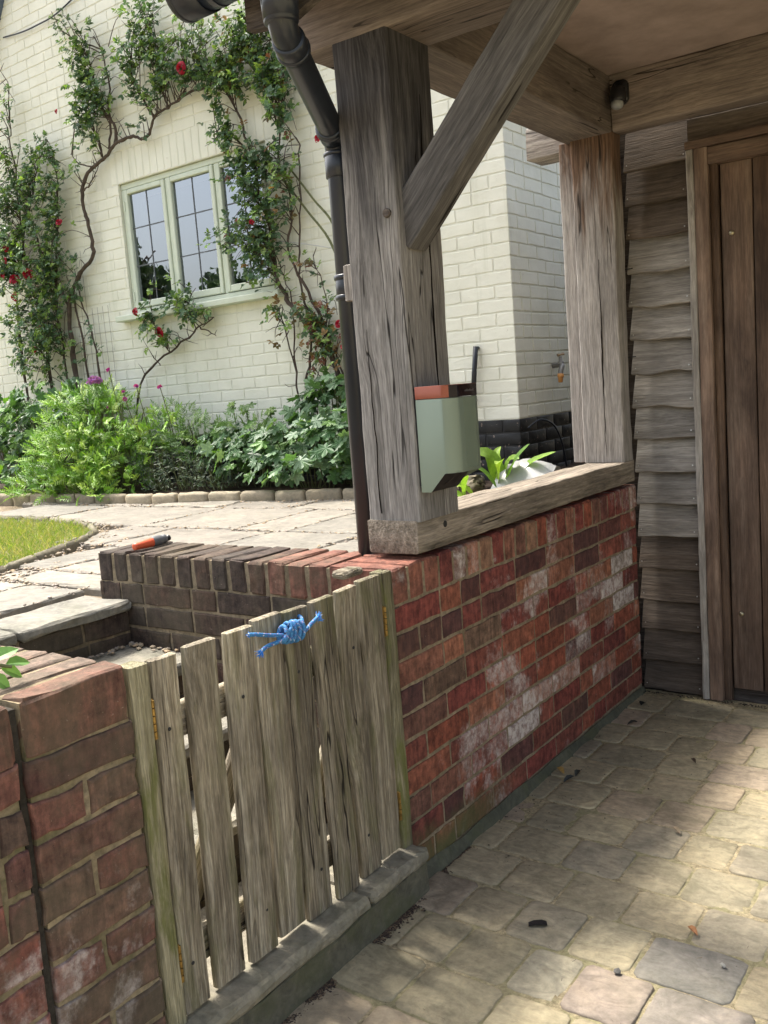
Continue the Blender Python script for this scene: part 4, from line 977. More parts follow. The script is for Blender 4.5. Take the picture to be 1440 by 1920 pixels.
for (a, b) in ((Wx0+.040, M1-.0155), (M1+.0155, M2-.0155), (M2+.0155, Wx1-.040)):
    mb = MB(); st = .036; y0_, y1_ = 2.812, 2.855
    wbox(mb, a, a+st, y0_, y1_, 2.093, 2.958); wbox(mb, b-st, b, y0_, y1_, 2.093, 2.958); wbox(mb, a+st+.0003, b-st-.0003, y0_+.0004, y1_, 2.923, 2.958); wbox(mb, a+st+.0003, b-st-.0003, y0_+.0004, y1_, 2.093, 2.140)
    cs = mb.build('casement', M_FRAME); cs.parent = win; cs.location = -Vector((-3.54, 2.83, 2.5))
    g = MB(); g.add([(a+st-.003, 2.838, 2.136), (b-st+.003, 2.838, 2.136), (b-st+.003, 2.838, 2.927), (a+st-.003, 2.838, 2.927)], [(0, 1, 2, 3)]); go = g.build('pane', M_GLASS); go.parent = cs
    l = MB(); cx = (a+b)/2; l.box(cx-.004, cx+.004, 2.8345, 2.8415, 2.139, 2.924)
    for zz in (2.40, 2.675): l.box(a+st, b-st, 2.8350, 2.8410, zz-.004, zz+.004)
    lo = l.build('lead_strips', M_LEAD); lo.parent = cs
    if a < -4: 
        h = MB()
        for zz in (2.18, 2.84): h.box(a-.006, a+.004, 2.806, 2.813, zz-.035, zz+.035)
        ho = h.build('hinge', M_FRAME); ho.parent = cs
# what stands behind the panes: reveals, room, a small ornament
mb = MB()
mb.add([(-4.6, 2.92, 1.6), (-2.5, 2.92, 1.6), (-2.5, 5.4, 1.6), (-4.6, 5.4, 1.6), (-4.6, 2.92, 3.3), (-2.5, 2.92, 3.3), (-2.5, 5.4, 3.3), (-4.6, 5.4, 3.3)], [(0, 1, 2, 3), (4, 7, 6, 5), (3, 2, 6, 7), (0, 3, 7, 4), (1, 5, 6, 2)])
child(mb.build('room', M_ROOM), house)
mb = MB()
mb.box(-4.29, -2.78, 2.89, 3.06, 2.055, 2.075); mb.box(-4.33, -4.262, 2.886, 3.05, 2.076, 3.0); mb.box(-2.81, -2.76, 2.886, 3.05, 2.076, 3.0); mb.box(-4.29, -2.78, 2.887, 3.04, 2.94, 3.0)
for i in range(16):
    for cx in (-4.245, -2.83): mb.box(cx-.04+i*.005, cx-.036+i*.005, 2.96+.012*(i % 2), 2.985+.012*(i % 2), 2.08, 2.93)
child(mb.build('window_reveal', M_WHITE), house)
mw = plain('pine_wood', (.50, .34, .15), .6)
root = empty('toy_chair', (-4.0, 2.97, 2.076), 'tiny wooden ornamental chair standing inside on the window ledge', 'ornament')
mb = MB()
for dx, dy, h in ((-.03, -.03, .05), (.03, -.03, .05), (-.03, .03, .13), (.03, .03, .13)): mb.box(-4+dx-.005, -4+dx+.005, 2.97+dy-.005, 2.97+dy+.005, 2.0765, 2.0765+h)
child(mb.build('leg', mw), root)
mb = MB(); mb.box(-4.036, -3.964, 2.934, 3.006, 2.1275, 2.134); child(mb.build('seat', mw), root)
mb = MB(); mb.box(-4.024, -3.976, 2.996, 3.004, 2.19, 2.205); mb.box(-4.006, -3.994, 2.996, 3.004, 2.135, 2.189); child(mb.build('backrest', mw), root)

# pipe stub, tap, cable, wires
root = empty('pipe_stub', (-1.3, 2.77, 1.44), 'short black upright pipe fixed to the cream wall behind the charger box', 'pipe')
mb = MB(); vs, fs = tube_pts([(-1.335, 2.76, 1.20), (-1.315, 2.765, 1.40), (-1.297, 2.77, 1.545)], .015, 14); mb.add(vs, fs); vs, fs = tube_pts([(-1.298, 2.765, 1.535), (-1.298, 2.80, 1.535)], .009, 10); mb.add(vs, fs); child(mb.build('pipe', M_PLASTIC, None, True), root)
root = empty('garden_tap', (-1.0, 3.2, 1.4), 'small brass garden tap on the shaded side wall of the cottage', 'tap')
mb = MB(); vs, fs = tube_pts(smooth_path([(-1.06, 3.27, 1.405), (-1.0, 3.24, 1.405), (-.975, 3.215, 1.40), (-.972, 3.19, 1.37), (-.972, 3.185, 1.345)], 4), .016, 12); mb.add(vs, fs)
vs, fs = lathe([(0, .02), (.02, .018), (.022, .012), (.05, .010)], (-.985, 3.225, 1.405), (.1, -.3, 1), 12); mb.add(vs, fs); child(mb.build('body', plain('dull_zinc', (.30, .29, .27), .5, .5, .7), None, True), root)
mb = MB(); vs, fs = tube_pts([(-.98, 3.18, 1.458), (-.975, 3.24, 1.472)], .006, 8); mb.add(vs, fs); vs, fs = tube_pts([(-1.0, 3.205, 1.465), (-.955, 3.215, 1.465)], .005, 8); mb.add(vs, fs); child(mb.build('handle', plain('worn_brass', (.35, .25, .14), .5, .5, .7), None, True), root)
mb = MB(); vs, fs = lathe([(0, .019), (.02, .019), (.022, .015), (.05, .013)], (-.972, 3.185, 1.352), (0, -.15, -1), 14); mb.add(vs, fs); child(mb.build('spout', plain('orange_connector', (.70, .33, .10), .5, .5), None, True), root)
mb = MB(); vs, fs = tube_pts(smooth_path([(-1.03, 2.84, 1.06), (-.99, 2.92, 1.10), (-.97, 3.05, 1.06), (-.97, 3.15, .95), (-.97, 3.2, .80)], 6), .006, 8); mb.add(vs, fs)
tag(mb.build('black_cable', M_PLASTIC, None, True), 'thin black cable looping down in front of the black plinth', 'cable')
mb = MB(); vs, fs = tube_pts(smooth_path([(-5.45, 2.785, 4.36), (-5.2, 2.78, 4.33), (-5.0, 2.78, 4.325), (-4.75, 2.785, 4.34), (-4.4, 2.785, 4.42)], 6), .006, 8); mb.add(vs, fs)
tag(mb.build('wall_wire', M_PLASTIC, None, True), 'thin dark wire sagging across the cream wall near the top left', 'wire')
mb = MB(); vs, fs = tube_pts(smooth_path([(-2.75, 2.76, 2.36), (-2.5, 2.75, 2.30), (-2.2, 2.76, 2.22)], 4), .003, 6); mb.add(vs, fs)
tag(mb.build('support_wire', plain('pale_wire', (.5, .5, .48), .5)), 'pale support wire for the rose right of the window', 'wire')
root = empty('wire_trellis', (-4.7, 2.78, 1.9), 'rusty square wire mesh trellis fixed to the wall behind the left rose', 'trellis')
mb = MB()
for i in range(7): vs, fs = tube_pts([(-4.93+i*.065, 2.785, 1.2), (-4.93+i*.065, 2.785, 2.15 if i > 2 else 2.6)], .0011, 4); mb.add(vs, fs)
for j in range(9): z = 1.35+j*.15; vs, fs = tube_pts([(-4.93, 2.782, z), (-4.54 if z < 2.15 else -4.80, 2.782, z)], .0011, 4); mb.add(vs, fs)
child(mb.build('mesh_wire', M_RUST), root)

# ------------------------------------------------------------------ plants
def rv(s=1.): return Vector((random.gauss(0, s), random.gauss(0, s), random.gauss(0, s)))
def leaflet(mb, p, d, up, L, W, t, fold=.25, droop=.15):
    """ovate folded leaflet from p along d"""
    d = d.normalized(); sd_ = d.cross(up)
    if sd_.length < .01: sd_ = d.orthogonal()
    sd_.normalize(); n = sd_.cross(d).normalized(); pts = [Vector(p)]
    for (u, w_) in ((.22, .36), (.52, .5), (.8, .30)):
        c = Vector(p)+d*L*u - n*droop*L*u*u; pts += [c+sd_*W*w_+n*W*fold*w_*2, c, c-sd_*W*w_+n*W*fold*w_*2]
    pts.append(Vector(p)+d*L-n*droop*L)
    mb.add(pts, [(0, 1, 2), (0, 2, 3), (1, 4, 5, 2), (2, 5, 6, 3), (4, 7, 8, 5), (5, 8, 9, 6), (7, 10, 8), (8, 10, 9)], t)
def pinnate(mb, p, d, L, t, size=.034, n=5):
    d = d.normalized(); up = (Vector((0, -.6, .8))+rv(.35)).normalized(); sd_ = d.cross(up).normalized()
    leaflet(mb, p+d*L, d+rv(.15), up, size*1.15, size*.78, t)
    for k in range((n-1)//2):
        q = p+d*L*(.88-.36*k)
        for s_ in (1, -1): leaflet(mb, q, d*.5+sd_*s_+rv(.15), up, size*(1-.12*k), size*.7, tuple(c*random.uniform(.9, 1.1) for c in t))
def pick(cols):
    c = random.choice(cols); q = random.uniform(.8, 1.2); return tuple(x*q for x in c)
G_ROSE = [(.09, .16, .08), (.12, .20, .10), (.07, .13, .065), (.11, .185, .10), (.20, .31, .08), (.26, .38, .11)]
G_RED = [(.20, .08, .05), (.16, .12, .05), (.28, .17, .07)]
def rose_bloom(root, p, r, c=(.36, .008, .03)):
    mb = MB(); ax = Vector((random.gauss(0, .3), -1, random.gauss(.2, .3))).normalized(); u = ax.orthogonal().normalized(); v = ax.cross(u); p = Vector(p)
    for ring_, (n, rr, op, h) in enumerate(((3, .35, .3, .75), (4, .6, .5, .6), (5, .85, .85, .35), (6, 1.05, 1.25, .1))):
        for k in range(n):
            a = 2*math.pi*(k+.37*ring_)/n+random.gauss(0, .1); w_ = 1.9*math.pi/n
            vs = []
            for i in range(4):
                e = i/3; rad = r*rr*(math.sin(e*1.5)**.8)*(1+.1*(i == 3)); hh = r*(h*e + .15 - .25*op*(e > .9))
                for j in (-1, 0, 1): aa = a+j*w_/2*(.5+.6*e); vs.append(p+(u*math.cos(aa)+v*math.sin(aa))*rad*(1 if j else 1.06)+ax*hh)
            q = random.uniform(.75, 1.2); mb.add(vs, [(i*3+j, i*3+j+1, i*3+j+4, i*3+j+3) for i in range(3) for j in range(2)], tuple(x*q for x in c))
    child(mb.build('bloom', M_PETAL, None, True), root)
def rose(label, branches, clusters, blooms, loc, cols=G_ROSE, seed=1, yb=2.765, group='climbing roses on the cottage wall', tip=0.):
    random.seed(seed); root = empty('climbing_rose', loc, label, 'climbing rose', group)
    st = MB(); lf = MB(); nodes = []
    for pts, r0, r1 in branches:
        P = smooth_path([(x, yb-.02*random.random()-.015, z) for x, z in pts], 6); n = len(P)
        P = [p+Vector((nz(p, 9, 1), nz(p, 7, 4)*.8, nz(p, 9, 8)))*.016 for p in P]
        P = [p+Vector((random.gauss(0, .004), 0, random.gauss(0, .004))) for p in P]
        vs, fs = tube_pts(P, [(r0+(r1-r0)*i/(n-1))*random.uniform(.95, 1.3) for i in range(n)], 7); st.add(vs, fs); nodes += P
        for p in P[2:]:
            if random.random() < .30:
                d = Vector((random.gauss(0, 1), -abs(random.gauss(0, .35)), random.gauss(.4, .6))).normalized(); L = random.uniform(.04, .16)
                vs, fs = tube_pts([p, p+d*L*.55+rv(.008), p+d*L+rv(.012)], [.0035, .0024, .001], 4, cap=False); st.add(vs, fs)
    for (cx, cz, rx, rz, ntw, dens, dep) in clusters:
        for _ in range(int(ntw*.66)):
            for _t in range(20):
                a = random.uniform(0, 6.283); q = random.random()**.55; x, z = cx+rx*q*math.cos(a), cz+rz*q*math.sin(a)
                if nz((x, 0, z), 3.2, seed) > -.22: break
            e = Vector((x, yb-.03-abs(random.gauss(0, dep)), z)); near = sorted(nodes, key=lambda p: (p-e).length)[:max(1, len(nodes)//14)]; s_ = random.choice(near)
            if (e-s_).length > .42: s_ = e+(s_-e).normalized()*.38
            mid = (s_+e)/2+Vector((random.gauss(0, .03), -.03*random.random(), .05)); P = smooth_path([s_, mid, e], 4)
            vs, fs = tube_pts(P, [.0036-.0022*i/(len(P)-1) for i in range(len(P))], 4, cap=False); st.add(vs, fs)
            for k in range(dens):
                q = P[random.randint(len(P)//3, len(P)-1)]+rv(.012); d = Vector((random.gauss(0, 1), -abs(random.gauss(.35, .5)), random.gauss(.1, .7)))
                t = pick(G_RED) if random.random() < tip else pick(cols)
                pinnate(lf, q, d, random.uniform(.03, .055), t, random.uniform(.024, .036), random.choice([3, 5, 5]))
    child(st.build('stem', M_STEM, None, True), root); child(lf.build('foliage', M_LEAF), root)
    for (x, z, r) in blooms: rose_bloom(root, (x, yb-.15, z), r*.82)
    return root
rose('climbing rose with thick twisted stem arching over the left end of the window', [
    ([(-4.98, .8), (-4.98, 1.64), (-4.98, 2.02), (-4.93, 2.27), (-4.81, 2.39), (-4.6, 2.54), (-4.61, 2.75), (-4.63, 2.95), (-4.54, 3.13), (-4.3, 3.21), (-4.13, 3.27), (-3.96, 3.27), (-3.84, 3.23), (-3.76, 3.34), (-3.6, 3.39), (-3.4, 3.43), (-3.24, 3.43), (-3.0, 3.42)], .017, .006),
    ([(-4.95, .8), (-4.98, 2.0), (-5.01, 2.28), (-5.21, 2.62), (-5.32, 2.84)], .012, .005), ([(-4.6, .8), (-4.67, 1.66), (-4.75, 2.02), (-4.85, 2.36)], .010, .004), ([(-4.8, .8), (-4.83, 1.9), (-4.88, 2.3)], .011, .006),
    ([(-4.19, 3.27), (-4.19, 3.4), (-4.27, 3.51), (-4.33, 3.71), (-4.39, 3.91)], .012, .003), ([(-4.33, 3.21), (-4.39, 3.39), (-4.46, 3.53)], .009, .003), ([(-4.25, 3.25), (-4.22, 3.5), (-4.2, 3.8), (-4.3, 4.05)], .008, .003),
    ([(-3.75, 3.36), (-3.83, 3.48), (-3.92, 3.65), (-3.92, 3.79)], .008, .003), ([(-3.6, 3.39), (-3.64, 3.55), (-3.6, 3.75)], .006, .003), ([(-4.2, 3.9), (-4.6, 4.15), (-4.75, 4.35)], .005, .002), ([(-4.45, 3.15), (-4.62, 3.22), (-4.7, 3.3)], .006, .002), ([(-4.6, 3.0), (-4.5, 3.05), (-4.42, 3.16)], .006, .003)],
    [(-4.33, 3.78, .24, .33, 75, 6, .06), (-4.42, 3.5, .16, .22, 30, 6, .05), (-3.70, 3.80, .24, .26, 66, 6, .09), (-3.76, 3.55, .17, .14, 24, 5, .05), (-3.3, 3.70, .28, .22, 48, 6, .07), (-4.66, 4.2, .10, .12, 8, 4, .03), (-3.2, 3.46, .2, .12, 20, 5, .05), (-3.5, 4.05, .12, .12, 10, 5, .05), (-4.55, 3.35, .24, .26, 16, 4, .05), (-3.95, 3.45, .2, .16, 12, 4, .04), (-4.85, 2.45, .16, .35, 18, 4, .05), (-4.7, 2.0, .2, .3, 10, 3, .05)],
    [(-3.30, 3.54, .045), (-4.66, 3.58, .020)], (-4.98, 2.74, .77), seed=3)
rose('tall leafy climbing rose on the wall right of the window beside the downpipe', [
    ([(-2.22, .8), (-2.27, 1.4), (-2.42, 1.68), (-2.58, 1.86), (-2.7, 2.03), (-2.74, 2.26), (-2.78, 2.47), (-2.85, 2.72), (-2.86, 2.95), (-2.97, 3.24), (-3.0, 3.42)], .016, .005),
    ([(-2.2, .8), (-2.34, 1.64), (-2.46, 1.95), (-2.62, 2.27), (-2.56, 2.56), (-2.64, 2.84), (-2.56, 3.15)], .011, .004), ([(-2.58, 1.4), (-2.5, 1.7), (-2.56, 2.1), (-2.5, 2.4), (-2.46, 2.9)], .008, .004), ([(-2.62, .9), (-2.66, 1.5), (-2.62, 1.9), (-2.7, 2.2)], .007, .003), ([(-2.86, 2.9), (-3.0, 3.05), (-3.15, 3.1)], .007, .003), ([(-2.6, 3.0), (-2.7, 3.3), (-2.9, 3.6)], .007, .003)],
    [(-2.72, 3.30, .34, .46, 150, 6, .08), (-3.02, 3.38, .22, .20, 40, 6, .06), (-2.86, 2.84, .17, .26, 62, 6, .09), (-2.66, 2.62, .18, .28, 50, 5, .08), (-2.92, 2.38, .17, .17, 42, 6, .09), (-2.84, 2.20, .15, .18, 26, 5, .07), (-3.12, 2.44, .12, .10, 14, 5, .06), (-2.5, 3.55, .2, .3, 30, 6, .06), (-2.55, 2.95, .14, .35, 22, 4, .05), (-3.0, 3.1, .14, .16, 14, 5, .05), (-2.62, 2.2, .16, .25, 14, 4, .05)],
    [(-2.20, 2.86, .03), (-2.80, 2.47, .02)], (-2.22, 2.74, .77), seed=5, tip=.04)
rose('sparse bronze leaved rose shoots low on the wall behind the downpipe', [
    ([(-2.1, .8), (-2.2, 1.3), (-2.36, 1.7), (-2.52, 1.92)], .008, .003), ([(-2.45, .9), (-2.4, 1.5), (-2.34, 1.9), (-2.42, 2.2)], .006, .002), ([(-2.62, .9), (-2.66, 1.5), (-2.74, 1.9)], .006, .003)],
    [(-2.45, 1.72, .26, .24, 46, 4, .07), (-2.3, 1.55, .16, .16, 20, 4, .06), (-2.7, 1.9, .1, .12, 8, 4, .04), (-2.36, 2.1, .1, .14, 6, 4, .04)],
    [(-2.16, 1.76, .028), (-2.14, 1.62, .02)], (-2.1, 2.74, .77), seed=6, tip=.35)
random.seed(2)
mb = MB()
root = empty('bare_rose_canes', (-2.2, 2.72, .8), 'pair of bare straight green rose canes slanting up the wall behind the downpipe', 'rose canes')
for a, b in (((-2.24, 2.22), (-2.62, 2.72)), ((-2.20, 2.30), (-2.56, 2.78))):
    mb = MB(); P = smooth_path([(-2.05, 2.70, .8), (-2.1, 2.72, 1.7), (a[0], 2.735, a[1]), ((a[0]+b[0])/2, 2.735, (a[1]+b[1])/2+.02), (b[0], 2.75, b[1])], 6)
    vs, fs = tube_pts(P, [.011-.005*i/(len(P)-1) for i in range(len(P))], 8); mb.add(vs, fs); child(mb.build('cane', M_CANE, None, True), root)
rose('dense dark climbing rose covered in leaves at the left end of the wall', [
    ([(-5.3, .8), (-5.31, 1.68), (-5.33, 2.12), (-5.42, 2.39), (-5.48, 2.78), (-5.45, 3.28), (-5.47, 3.66)], .014, .004), ([(-5.7, .8), (-5.68, 1.73), (-5.66, 2.33), (-5.45, 2.78), (-5.28, 3.04), (-5.11, 3.34)], .012, .004), ([(-5.15, .8), (-5.1, 1.7), (-5.12, 2.2), (-5.0, 2.7), (-4.92, 3.1)], .009, .003), ([(-5.45, 3.6), (-5.4, 3.95), (-5.46, 4.1)], .004, .002), ([(-4.98, 2.8), (-4.9, 3.2), (-5.0, 3.5)], .005, .002)],
    [(-5.44, 2.22, .42, .58, 190, 6, .14), (-5.60, 3.0, .30, .50, 110, 6, .10), (-5.25, 2.85, .30, .40, 70, 6, .08), (-4.92, 3.02, .24, .36, 52, 5, .06), (-5.05, 2.5, .16, .3, 26, 5, .06), (-5.3, 1.9, .36, .36, 60, 6, .12), (-5.42, 3.75, .12, .25, 10, 4, .04), (-5.1, 3.35, .28, .3, 30, 4, .05), (-4.95, 2.2, .2, .45, 34, 4, .05)],
    [(-4.79, 2.80, .03), (-5.52, 2.71, .036), (-5.28, 2.48, .045), (-5.46, 2.46, .05), (-5.48, 2.32, .045), (-5.6, 2.5, .036), (-5.2, 2.04, .03), (-5.3, 1.88, .03), (-5.22, 2.47, .04), (-5.55, 2.62, .03)], (-5.3, 2.74, .77), seed=8)
rose('small rose shoot with two red blooms leaning below the window sill', [
    ([(-4.35, .8), (-4.21, 1.52), (-3.77, 1.76), (-3.53, 1.86), (-3.37, 1.93)], .009, .004), ([(-3.85, 1.72), (-3.95, 1.9), (-4.0, 2.1)], .004, .002), ([(-3.55, 1.86), (-3.6, 2.05), (-3.5, 2.15)], .004, .002), ([(-3.5, 1.87), (-3.35, 1.8)], .005, .002), ([(-3.95, 1.65), (-4.05, 1.72)], .004, .002)],
    [(-3.82, 1.90, .26, .15, 30, 5, .08), (-3.52, 1.98, .18, .15, 24, 5, .08), (-3.72, 2.1, .12, .10, 8, 4, .05)],
    [(-4.02, 2.04, .032), (-3.79, 1.87, .042)], (-4.35, 2.74, .77), seed=9)

def lobed(mb, p, d, up, L, t, lobes=5, jag=.16):
    """palmate lobed leaf, stalk end at p, pointing along d"""
    d = d.normalized(); sd_ = d.cross(up).normalized(); n = sd_.cross(d).normalized(); p = Vector(p); c = p+d*L*.36
    ring = []; m = lobes*4; cup = random.uniform(-.15, .3)
    for i in range(m+1):
        a = -2.55+5.1*i/m; ph = (i % 4)/4; lob = abs(math.cos((i/m)*lobes*math.pi-math.pi/2)) if False else (1-abs(((i/4) % 1)-.5)*2)
        env = .62+.38*math.cos(a*.62); r = L*.62*env*(.60+.46*lob)*(1+random.gauss(0, .05))
        z = -cup*r*r/L*1.2 + .05*L*math.sin(i*1.7) + (.06*L if i % 4 == 2 else -.03*L)
        ring.append(c+(d*math.cos(a)+sd_*math.sin(a))*r+n*z)
    b = [c]+ring; mb.add(b, [(0, i+1, i+2) for i in range(m)], t)
    mb.add([c, ring[0], p-d*L*.02, ring[-1]], [(0, 1, 2), (0, 2, 3)], t)
def bush(root, blobs, n, Lr, cols, kind='lobed', seed=1, face=(0, -.75, .65)):
    random.seed(seed); mb = MB(); st = MB()
    tot = sum(b[3]*b[5] for b in blobs)
    for (cx, cy, cz, rx, ry, rz) in blobs:
        for _ in range(int(n*rx*rz/tot) if tot else n):
            a, e = random.uniform(0, 6.283), math.asin(random.uniform(-.55, 1)); q = random.uniform(.62, 1.03)
            o = Vector((math.cos(a)*math.cos(e), math.sin(a)*math.cos(e), math.sin(e))); p = Vector((cx+o.x*rx*q, cy+o.y*ry*q, cz+o.z*rz*q))
            if p.y > 2.78 or p.z < .74: continue
            if nz(p, 5, seed) < -.30: continue
            up = (Vector(face)*1.1+o*.7+rv(.35)).normalized(); d = (Vector((o.x*.5, o.y*.4-.35, -.45))+rv(.4)).normalized()
            t = pick(cols); L = random.uniform(*Lr)
            if kind == 'lobed': lobed(mb, p, d, up, L, t)
            elif kind == 'spray':
                for k in range(5): leaflet(mb, p+rv(.008), (d+Vector((0, 0, .8))+rv(.8)), up, L, L*.16, tuple(c*random.uniform(.85, 1.15) for c in t), .1, .3)
            elif kind == 'fern':
                dd = (Vector((o.x*.8, o.y*.8-.2, .5+o.z*.5))+rv(.35)).normalized(); sd_ = dd.cross(up).normalized(); LL = L*2.2
                for k in range(6):
                    qq = p+dd*LL*k/6-Vector((0, 0, .25))*LL*(k/6)**2
                    for s_ in (1, -1): leaflet(mb, qq, dd*.9+sd_*s_*.9+rv(.12), up, L*(1.1-.1*k), L*.20, t, .15, .35)
                leaflet(mb, p+dd*LL*.9-Vector((0, 0, .2))*LL, dd, up, L*.9, L*.2, t, .1, .3)
            else: leaflet(mb, p, d, up, L, L*.7, t)
    for (cx, cy, cz, rx, ry, rz) in blobs:
        for _ in range(int(9*rx/.25)):
            q = Vector((cx+random.uniform(-.7, .7)*rx, cy+random.uniform(-.4, .6)*ry, cz+random.uniform(-.1, .8)*rz)); b = Vector((cx+(q.x-cx)*.5, min(2.7, cy+.05), .76))
            vs, fs = tube_pts(smooth_path([b, (b+q)/2+rv(.02), q], 4), .0035, 5, cap=False); st.add(vs, fs)
    child(mb.build('foliage', M_LEAF), root); child(st.build('stem', M_CANE, None, True), root)
G_CUR = [(.09, .185, .075), (.12, .22, .095), (.07, .15, .06), (.16, .26, .14), (.06, .125, .05), (.14, .28, .06), (.22, .32, .20)]
r_ = empty('currant_bush', (-2.4, 2.5, .77), 'broad bush of large lobed grey green leaves beside the downpipe', 'bush')
bush(r_, [(-2.35, 2.42, .98, .50, .30, .27), (-2.05, 2.5, 1.02, .26, .26, .27), (-2.8, 2.46, .98, .36, .26, .20), (-2.3, 2.62, 1.27, .26, .14, .15), (-3.08, 2.5, 1.0, .22, .2, .2), (-2.22, 2.6, 1.38, .22, .12, .10)], 720, (.07, .125), G_CUR, seed=4)
r_ = empty('leafy_shoot', (-3.1, 2.62, .77), 'upright shoot with a tuft of three bright leaves against the white wall', 'shoot')
mb = MB(); lf = MB(); random.seed(12)
for x, z in ((-3.12, 1.33), (-3.0, 1.31), (-2.78, 1.27)):
    vs, fs = tube_pts([(x+.03, 2.65, .8), (x, 2.6, z)], .004, 6); mb.add(vs, fs)
    for k in range(4): lobed(lf, Vector((x, 2.6, z))+rv(.015), Vector((math.cos(k*1.6), -.3, -.3)), Vector((0, -.5, .8)), random.uniform(.06, .09), pick([(.16, .26, .06), (.13, .22, .08)]))
child(mb.build('stem', M_CANE), r_); child(lf.build('foliage', M_LEAF), r_)
r_ = empty('lime_green_plant', (-4.2, 2.25, .77), 'sprawling bright lime green plant with narrow leaves spilling over the bed edging', 'plant')
G_LIME = [(.17, .34, .03), (.22, .40, .035), (.13, .28, .03), (.27, .45, .05), (.10, .22, .03), (.30, .43, .07)]
bush(r_, [(-4.30, 2.22, .96, .42, .30, .30), (-4.05, 2.28, 1.20, .38, .26, .28), (-3.95, 2.2, .92, .34, .26, .24), (-3.75, 2.4, 1.12, .28, .2, .24), (-4.5, 2.1, .85, .24, .18, .16), (-4.22, 2.35, 1.38, .20, .16, .14), (-4.1, 2.0, .82, .3, .12, .1), (-4.5, 1.95, .82, .32, .12, .11), (-4.0, 1.96, .81, .32, .11, .10), (-4.25, 2.05, 1.0, .45, .14, .24), (-4.25, 2.2, 1.25, .34, .22, .26)], 1750, (.030, .05), G_LIME, 'fern', 7)
r_ = empty('dark_leafy_bush', (-5.0, 2.4, .77), 'dark green bush with large lobed leaves at the left end of the bed', 'bush')
bush(r_, [(-5.05, 2.38, 1.28, .44, .26, .34), (-5.6, 2.4, 1.2, .4, .3, .35), (-4.62, 2.5, 1.38, .30, .18, .24), (-5.1, 2.3, .98, .35, .2, .2)], 640, (.07, .12), [(.075, .16, .06), (.09, .19, .065), (.06, .125, .05), (.13, .26, .06), (.17, .32, .05), (.11, .20, .12)], seed=11)
r_ = empty('grey_herb', (-3.35, 2.3, .77), 'low fine leaved grey green herb between the lime plant and the lobed bush', 'herb')
bush(r_, [(-3.42, 2.3, .88, .30, .2, .17), (-3.1, 2.32, .86, .28, .18, .14), (-3.65, 2.3, .95, .2, .16, .16)], 620, (.020, .034), [(.10, .14, .085), (.075, .11, .06), (.13, .17, .10)], 'spray', 13)
r_ = empty('rough_weeds', (-3.3, 2.5, .77), 'mixed mid green weeds in the middle of the bed below the window', 'weeds')
bush(r_, [(-3.35, 2.5, 1.06, .32, .2, .20), (-3.0, 2.58, 1.05, .3, .16, .18), (-3.6, 2.5, 1.15, .22, .16, .22)], 420, (.028, .045), [(.13, .24, .06), (.10, .19, .06), (.17, .28, .07)], 'fern', 14)
# pink and purple flowers
def flower_head(label, stem, p, r, n, c, loc, name='pink_flower', group=None):
    root = empty(name, loc, label, 'flower', group); mb = MB(); vs, fs = tube_pts(smooth_path(stem, 4), .003, 5); mb.add(vs, fs); child(mb.build('stem', M_CANE), root); mb = MB(); p = Vector(p)
    for _ in range(n):
        o = rv(1).normalized(); o.z = abs(o.z)*.8; q = p+o*r*(.8 if n > 8 else .25)
        for k in range(5): d = (o+rv(.8)).normalized(); leaflet(mb, q, d, o, r*(.35 if n > 8 else .8), r*(.28 if n > 8 else .6), tuple(x*random.uniform(.8, 1.2) for x in c))
    child(mb.build('petals', M_PETAL), root)
random.seed(15)
flower_head('round lilac flower head standing highest in the lime plant', [(-4.12, 2.35, .8), (-4.12, 2.3, 1.3), (-4.10, 2.25, 1.54)], (-4.10, 2.25, 1.545), .055, 60, (.42, .17, .46), (-4.12, 2.35, .77))
for i, (x, z, lb) in enumerate(((-3.93, 1.62, 'small pink bloom just right of the lilac flower head'), (-3.66, 1.49, 'magenta bloom at the foot of the slanting rose cane'), (-3.79, 1.41, 'magenta bloom hanging lowest above the lime plant'), (-3.42, 1.47, 'mauve bloom nearest the bare wall right of the lime plant'), (-3.80, 1.455, 'magenta bloom facing sideways above the lowest bloom'), (-3.98, 1.37, 'pink bloom half hidden in the lime leaves'))):
    flower_head(lb, [(x-.05, 2.4, .8), (x-.02, 2.35, 1.1), (x, 2.25, z)], (x, 2.25, z), .022, 4, (.48, .05, .33), (x-.05, 2.4, .77), group='magenta blooms above the lime plant')
# hosta and bag behind the sill
r_ = empty('hosta', (-.95, 2.25, .76), 'bright yellow green hosta with broad leaves behind the oak sill', 'hosta'); random.seed(18)
mb = MB(); st = MB()
def blade(mb, pts, W, t):
    P = smooth_path(pts, 5); n = len(P); vs = []
    for i, p in enumerate(P):
        tt = (P[min(i+1, n-1)]-P[max(i-1, 0)]).normalized(); s_ = tt.cross(Vector((0, -.5, .85))).normalized(); u = i/(n-1); w_ = W*(math.sin(math.pi*u**.75)**.7 if 0 < u < 1 else 0); nn = s_.cross(tt)
        vs += [p+s_*w_+nn*w_*.35, p+s_*w_*.5+nn*w_*.12, p, p-s_*w_*.5+nn*w_*.12, p-s_*w_+nn*w_*.35]
    mb.add(vs, [(i*5+j, i*5+j+1, i*5+j+6, i*5+j+5) for i in range(n-1) for j in range(4)], t)
HC = [(.26, .42, .04), (.20, .34, .04), (.30, .45, .06), (.14, .27, .05)]
